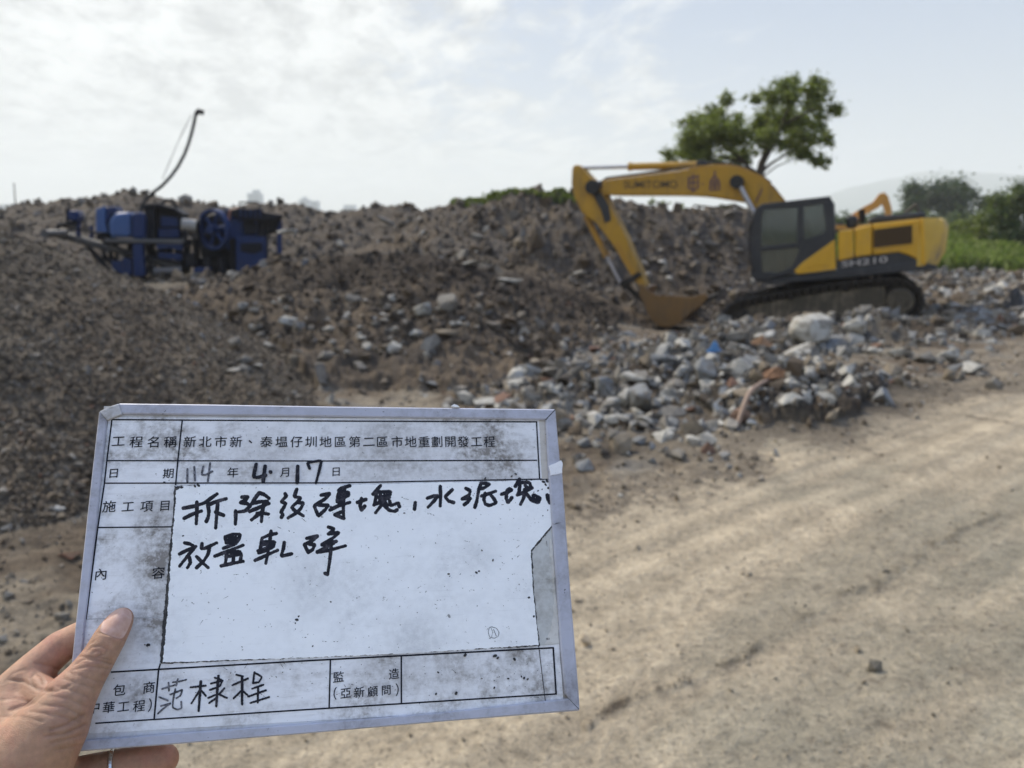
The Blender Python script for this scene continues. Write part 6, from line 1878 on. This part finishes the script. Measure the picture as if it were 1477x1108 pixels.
CREASE = [  # (polyline in the close-up, depth m, width px)
 ([(452, 486), (500, 455), (600, 468), (700, 500)], .00055, 1.7), ([(440, 520), (520, 500), (620, 512), (690, 530)], .0004, 1.6), ([(470, 440), (530, 445), (600, 450), (660, 462)], .00045, 1.4),
 ([(515, 415), (545, 385), (600, 378), (640, 400), (628, 430), (585, 440)], .00045, 1.5), ([(548, 425), (575, 405), (606, 415), (600, 432)], .0004, 1.3), ([(495, 405), (520, 375), (560, 350)], .0003, 1.4),
 ([(590, 300), (640, 312), (700, 326), (738, 345)], .0005, 1.6), ([(410, 540), (480, 556), (580, 590), (640, 600)], .0003, 1.8), ([(380, 575), (460, 600), (560, 630)], .0003, 1.8),
 ([(340, 620), (420, 640), (520, 680)], .00035, 2.0), ([(300, 680), (400, 690), (510, 740)], .0003, 2.0), ([(300, 640), (270, 650), (180, 720), (60, 760)], .0008, 3.0), ([(250, 730), (380, 740), (500, 800)], .0004, 2.2),
 ([(180, 770), (330, 790), (470, 830)], .0004, 2.4), ([(300, 880), (400, 850), (500, 790)], .0006, 2.4), ([(270, 920), (400, 900), (510, 850)], .0006, 2.6), ([(300, 960), (410, 935), (515, 905)], .0004, 2.2), ([(330, 1000), (430, 985), (520, 960)], .00035, 2.2),
 ([(0, 700), (90, 690), (200, 720)], .0003, 2.4), ([(0, 800), (120, 800), (250, 830)], .0003, 2.4), ([(200, 620), (180, 570), (210, 540), (250, 560), (262, 600)], .0005, 2.2), ([(20, 600), (80, 540), (140, 520)], .0003, 2.2),
 ([(210, 480), (300, 500), (360, 530)], .0004, 2.4), ([(60, 580), (140, 590), (230, 640), (300, 640)], .0006, 2.6), ([(420, 610), (360, 640), (320, 650)], .0004, 2.4), ([(600, 990), (604, 1108)], .0004, 2.0)]
disp = np.zeros(nv)
for L, dpt, wd in CREASE:
    q = np.array(E8(L)); best = np.full(nv, 1e9)
    for a, b in zip(q[:-1], q[1:]):
        v = b - a; t_ = np.clip(((px_ - a[0]) * v[0] + (py_ - a[1]) * v[1]) / (v @ v), 0, 1)
        best = np.minimum(best, np.hypot(px_ - a[0] - t_ * v[0], py_ - a[1] - t_ * v[1]))
    disp -= 1.35 * dpt * np.exp(-(best / wd) ** 2) + 0.15 * dpt * np.exp(-((best - 2.2 * wd) / (1.3 * wd)) ** 2)
# soft tendons and wrinkles running across the thumb
ax = np.array((-.60, .80)); s_al = px_ * ax[0] + py_ * ax[1]; s_ac = px_ * .80 + py_ * .60
wr = fbm(s_al * 0.16, s_ac * 0.035, 4, 15)
off_nail = 1 - np.exp(-(np.hypot(px_ - 169, py_ - 900) / 24) ** 4)
disp += (0.00012 * wr + 0.00007 * fbm(s_al * .45, s_ac * .10, 3, 17)) * off_nail
# nail bed and nail
nail_o = [(600, 292), (604, 262), (622, 222), (648, 186), (684, 160), (728, 152), (766, 164), (786, 192), (782, 232), (764, 278), (742, 318), (722, 336), (690, 330), (640, 312)]
NO = np.array(E8(nail_o)); ncx, ncy = NO.mean(0)
def in_nail(px, py, grow=0.0):
    """signed distance like value, positive inside"""
    ins = np.zeros(len(px), bool); best = np.full(len(px), 1e9)
    for a, b in zip(NO, np.roll(NO, -1, 0)):
        c_ = ((a[1] > py) != (b[1] > py)) & (px < (b[0] - a[0]) * (py - a[1]) / (b[1] - a[1] + 1e-12) + a[0])
        ins ^= c_
        v = b - a; t_ = np.clip(((px - a[0]) * v[0] + (py - a[1]) * v[1]) / (v @ v), 0, 1)
        best = np.minimum(best, np.hypot(px - a[0] - t_ * v[0], py - a[1] - t_ * v[1]))
    return np.where(ins, best, -best)
sn = in_nail(px_, py_)
front = facing > 0.05
disp -= np.where(front, 0.0009 * sstep(-1.0, 1.5, sn) - 0.0003 * np.exp(-((sn + 2.5) / 2.0) ** 2), 0)
co = co + nr_ * (disp * np.where(front, sstep(0, .25, facing), 0.0))[:, None]
co = smooth(co, 1, 0.3)
nr_ = normals(ev, co)
# colour: redder finger sides and tips, paler knuckles
skin = np.array((0.42, 0.245, 0.155))
cc = np.tile(skin, (nv, 1))
red = np.clip(0.5 * np.exp(-(np.hypot(px_ - 240, py_ - 1090) / 60) ** 2) + 0.55 * np.exp(-(np.hypot(px_ - 75, py_ - 940) / 45) ** 2) + 0.35 * sstep(-.1, .35, fbm(px_ * .03, py_ * .03, 3, 5)), 0, 1)[:, None]
cc = cc * (1 - red) + np.array((0.42, 0.195, 0.135)) * red
cc *= (1 + 0.10 * fbm(px_ * .12, py_ * .12, 4, 6))[:, None]
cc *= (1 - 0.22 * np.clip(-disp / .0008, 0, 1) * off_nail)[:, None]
bO_h = co.mean(0)
f_ = [list(p.vertices) for p in ev.polygons]
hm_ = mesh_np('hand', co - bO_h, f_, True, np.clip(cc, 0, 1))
M_skin, n = new_mat('skin')
a = n.n('ShaderNodeAttribute', attribute_name='Col').outputs['Color']
t = n.n('ShaderNodeTexCoord').outputs['Object']
g1 = n.noise(t, 900, 4, 0.6)
vo = n.n('ShaderNodeTexVoronoi', {'Vector': t, 'Scale': 1100.0}, feature='DISTANCE_TO_EDGE').outputs['Distance']
hh = n.math('ADD', n.math('MULTIPLY', g1, 0.5), n.mapr(vo, 0, 0.15, 0, 0.6))
c_ = n.n('ShaderNodeVectorMath', {0: a, 'Scale': n.mapr(n.noise(t, 160, 5, .65), .3, .7, .82, 1.16)}, operation='SCALE').outputs[0]
finish(M_skin, n, Base_Color=c_, Roughness=0.48, Specular_IOR_Level=0.42, Subsurface_Weight=0.25, Subsurface_Radius=(1.0, 0.35, 0.2), Subsurface_Scale=0.0022, bump=(hh, 0.55, 0.0004))
hand = link('hand', hm_, M_skin, label='left hand gripping the record board by its lower left corner, thumb in front', cat='hand')
hand.location = bO_h
bvh = BVHTree.FromPolygons([Vector(q) for q in co], f_)
# nail plate laid onto the thumb
rows_, cols_ = 22, 18
tipc, basec = np.array(E8([(712, 150)]))[0], np.array(E8([(655, 330)]))[0]
V, ok = [], []
GXn = np.linspace(NO[:, 0].min() - 1, NO[:, 0].max() + 1, 60); GYn = np.linspace(NO[:, 1].min() - 1, NO[:, 1].max() + 1, 60)
def nail_pt(px, py, lift):
    d = Vector(ray(px, py)).normalized()
    hit, nn_, _, _ = bvh.ray_cast(Vector((0, 0, CAMZ)), d)
    return hit - d * lift if hit else None
rings = []
for k in range(9):
    s_ = 1 - k / 8.5
    ring_ = []
    for i in range(56):
        u = i / 56 * len(NO); i0 = int(u); fr_ = u - i0
        q0, q1, q2, q3 = NO[(i0 - 1) % len(NO)], NO[i0 % len(NO)], NO[(i0 + 1) % len(NO)], NO[(i0 + 2) % len(NO)]
        q = 0.5 * ((2 * q1) + (-q0 + q2) * fr_ + (2 * q0 - 5 * q1 + 4 * q2 - q3) * fr_ ** 2 + (-q0 + 3 * q1 - 3 * q2 + q3) * fr_ ** 3)
        q = np.array((ncx, ncy)) + (q - (ncx, ncy)) * s_
        s2 = s_
        pt_ = nail_pt(q[0], q[1], 0.00035 + 0.0004 * (1 - s_ ** 3))
        while pt_ is None:
            s2 *= 0.97
            q = np.array((ncx, ncy)) + (q - (ncx, ncy)) * 0.97
            pt_ = nail_pt(q[0], q[1], 0.0003)
        ring_.append(pt_)
    rings.append(ring_)
vs = [tuple(p - Vector(bO_h)) for rg in rings for p in rg]
fs = [(k * 56 + i, k * 56 + (i + 1) % 56, (k + 1) * 56 + (i + 1) % 56, (k + 1) * 56 + i) for k in range(8) for i in range(56)]
fs.append([8 * 56 + i for i in range(56)])
me = mesh_np('nail', vs, fs, True)
M_nail, n = new_mat('nail')
t = n.n('ShaderNodeTexCoord').outputs['Object']
finish(M_nail, n, Base_Color=n.mix(n.mapr(n.noise(n.mapping(t, scale=(1, 1, 1)), 260, 3, .5), .35, .65), (0.50, 0.30, 0.23), (0.58, 0.38, 0.31)), Roughness=0.42, Specular_IOR_Level=0.4, Subsurface_Weight=0.15, Subsurface_Radius=(1, .4, .3), Subsurface_Scale=0.001)
link('nail', me, M_nail, hand)
# finger ring
ca, ra = hp(160, 1109, .0160, .0110); cb, rb = hp(169, 1107, .0160, .0110)
d_ = (cb - ca).normalized()
m = MB()
u_ = d_.orthogonal().normalized(); v_ = d_.cross(u_)
n1, n2 = 44, 8
cc0 = (ca + cb) / 2
vs = []
for i in range(n1):
    t_ = 2 * math.pi * i / n1
    e_ = u_ * math.cos(t_) + v_ * math.sin(t_)
    for j in range(n2):
        s_ = 2 * math.pi * j / n2
        vs.append(tuple(cc0 + e_ * (0.01035 + 0.0006 * math.cos(s_)) + d_ * 0.0014 * math.sin(s_) - Vector(bO_h)))
fs = [(i * n2 + j, ((i + 1) % n1) * n2 + j, ((i + 1) % n1) * n2 + (j + 1) % n2, i * n2 + (j + 1) % n2) for i in range(n1) for j in range(n2)]
link('ring', mesh_np('ring', vs, fs, True), paint('silver', (0.7, 0.69, 0.67), 0.2, 0.05, (.5, .5, .5), 50, metal=1.0), hand)
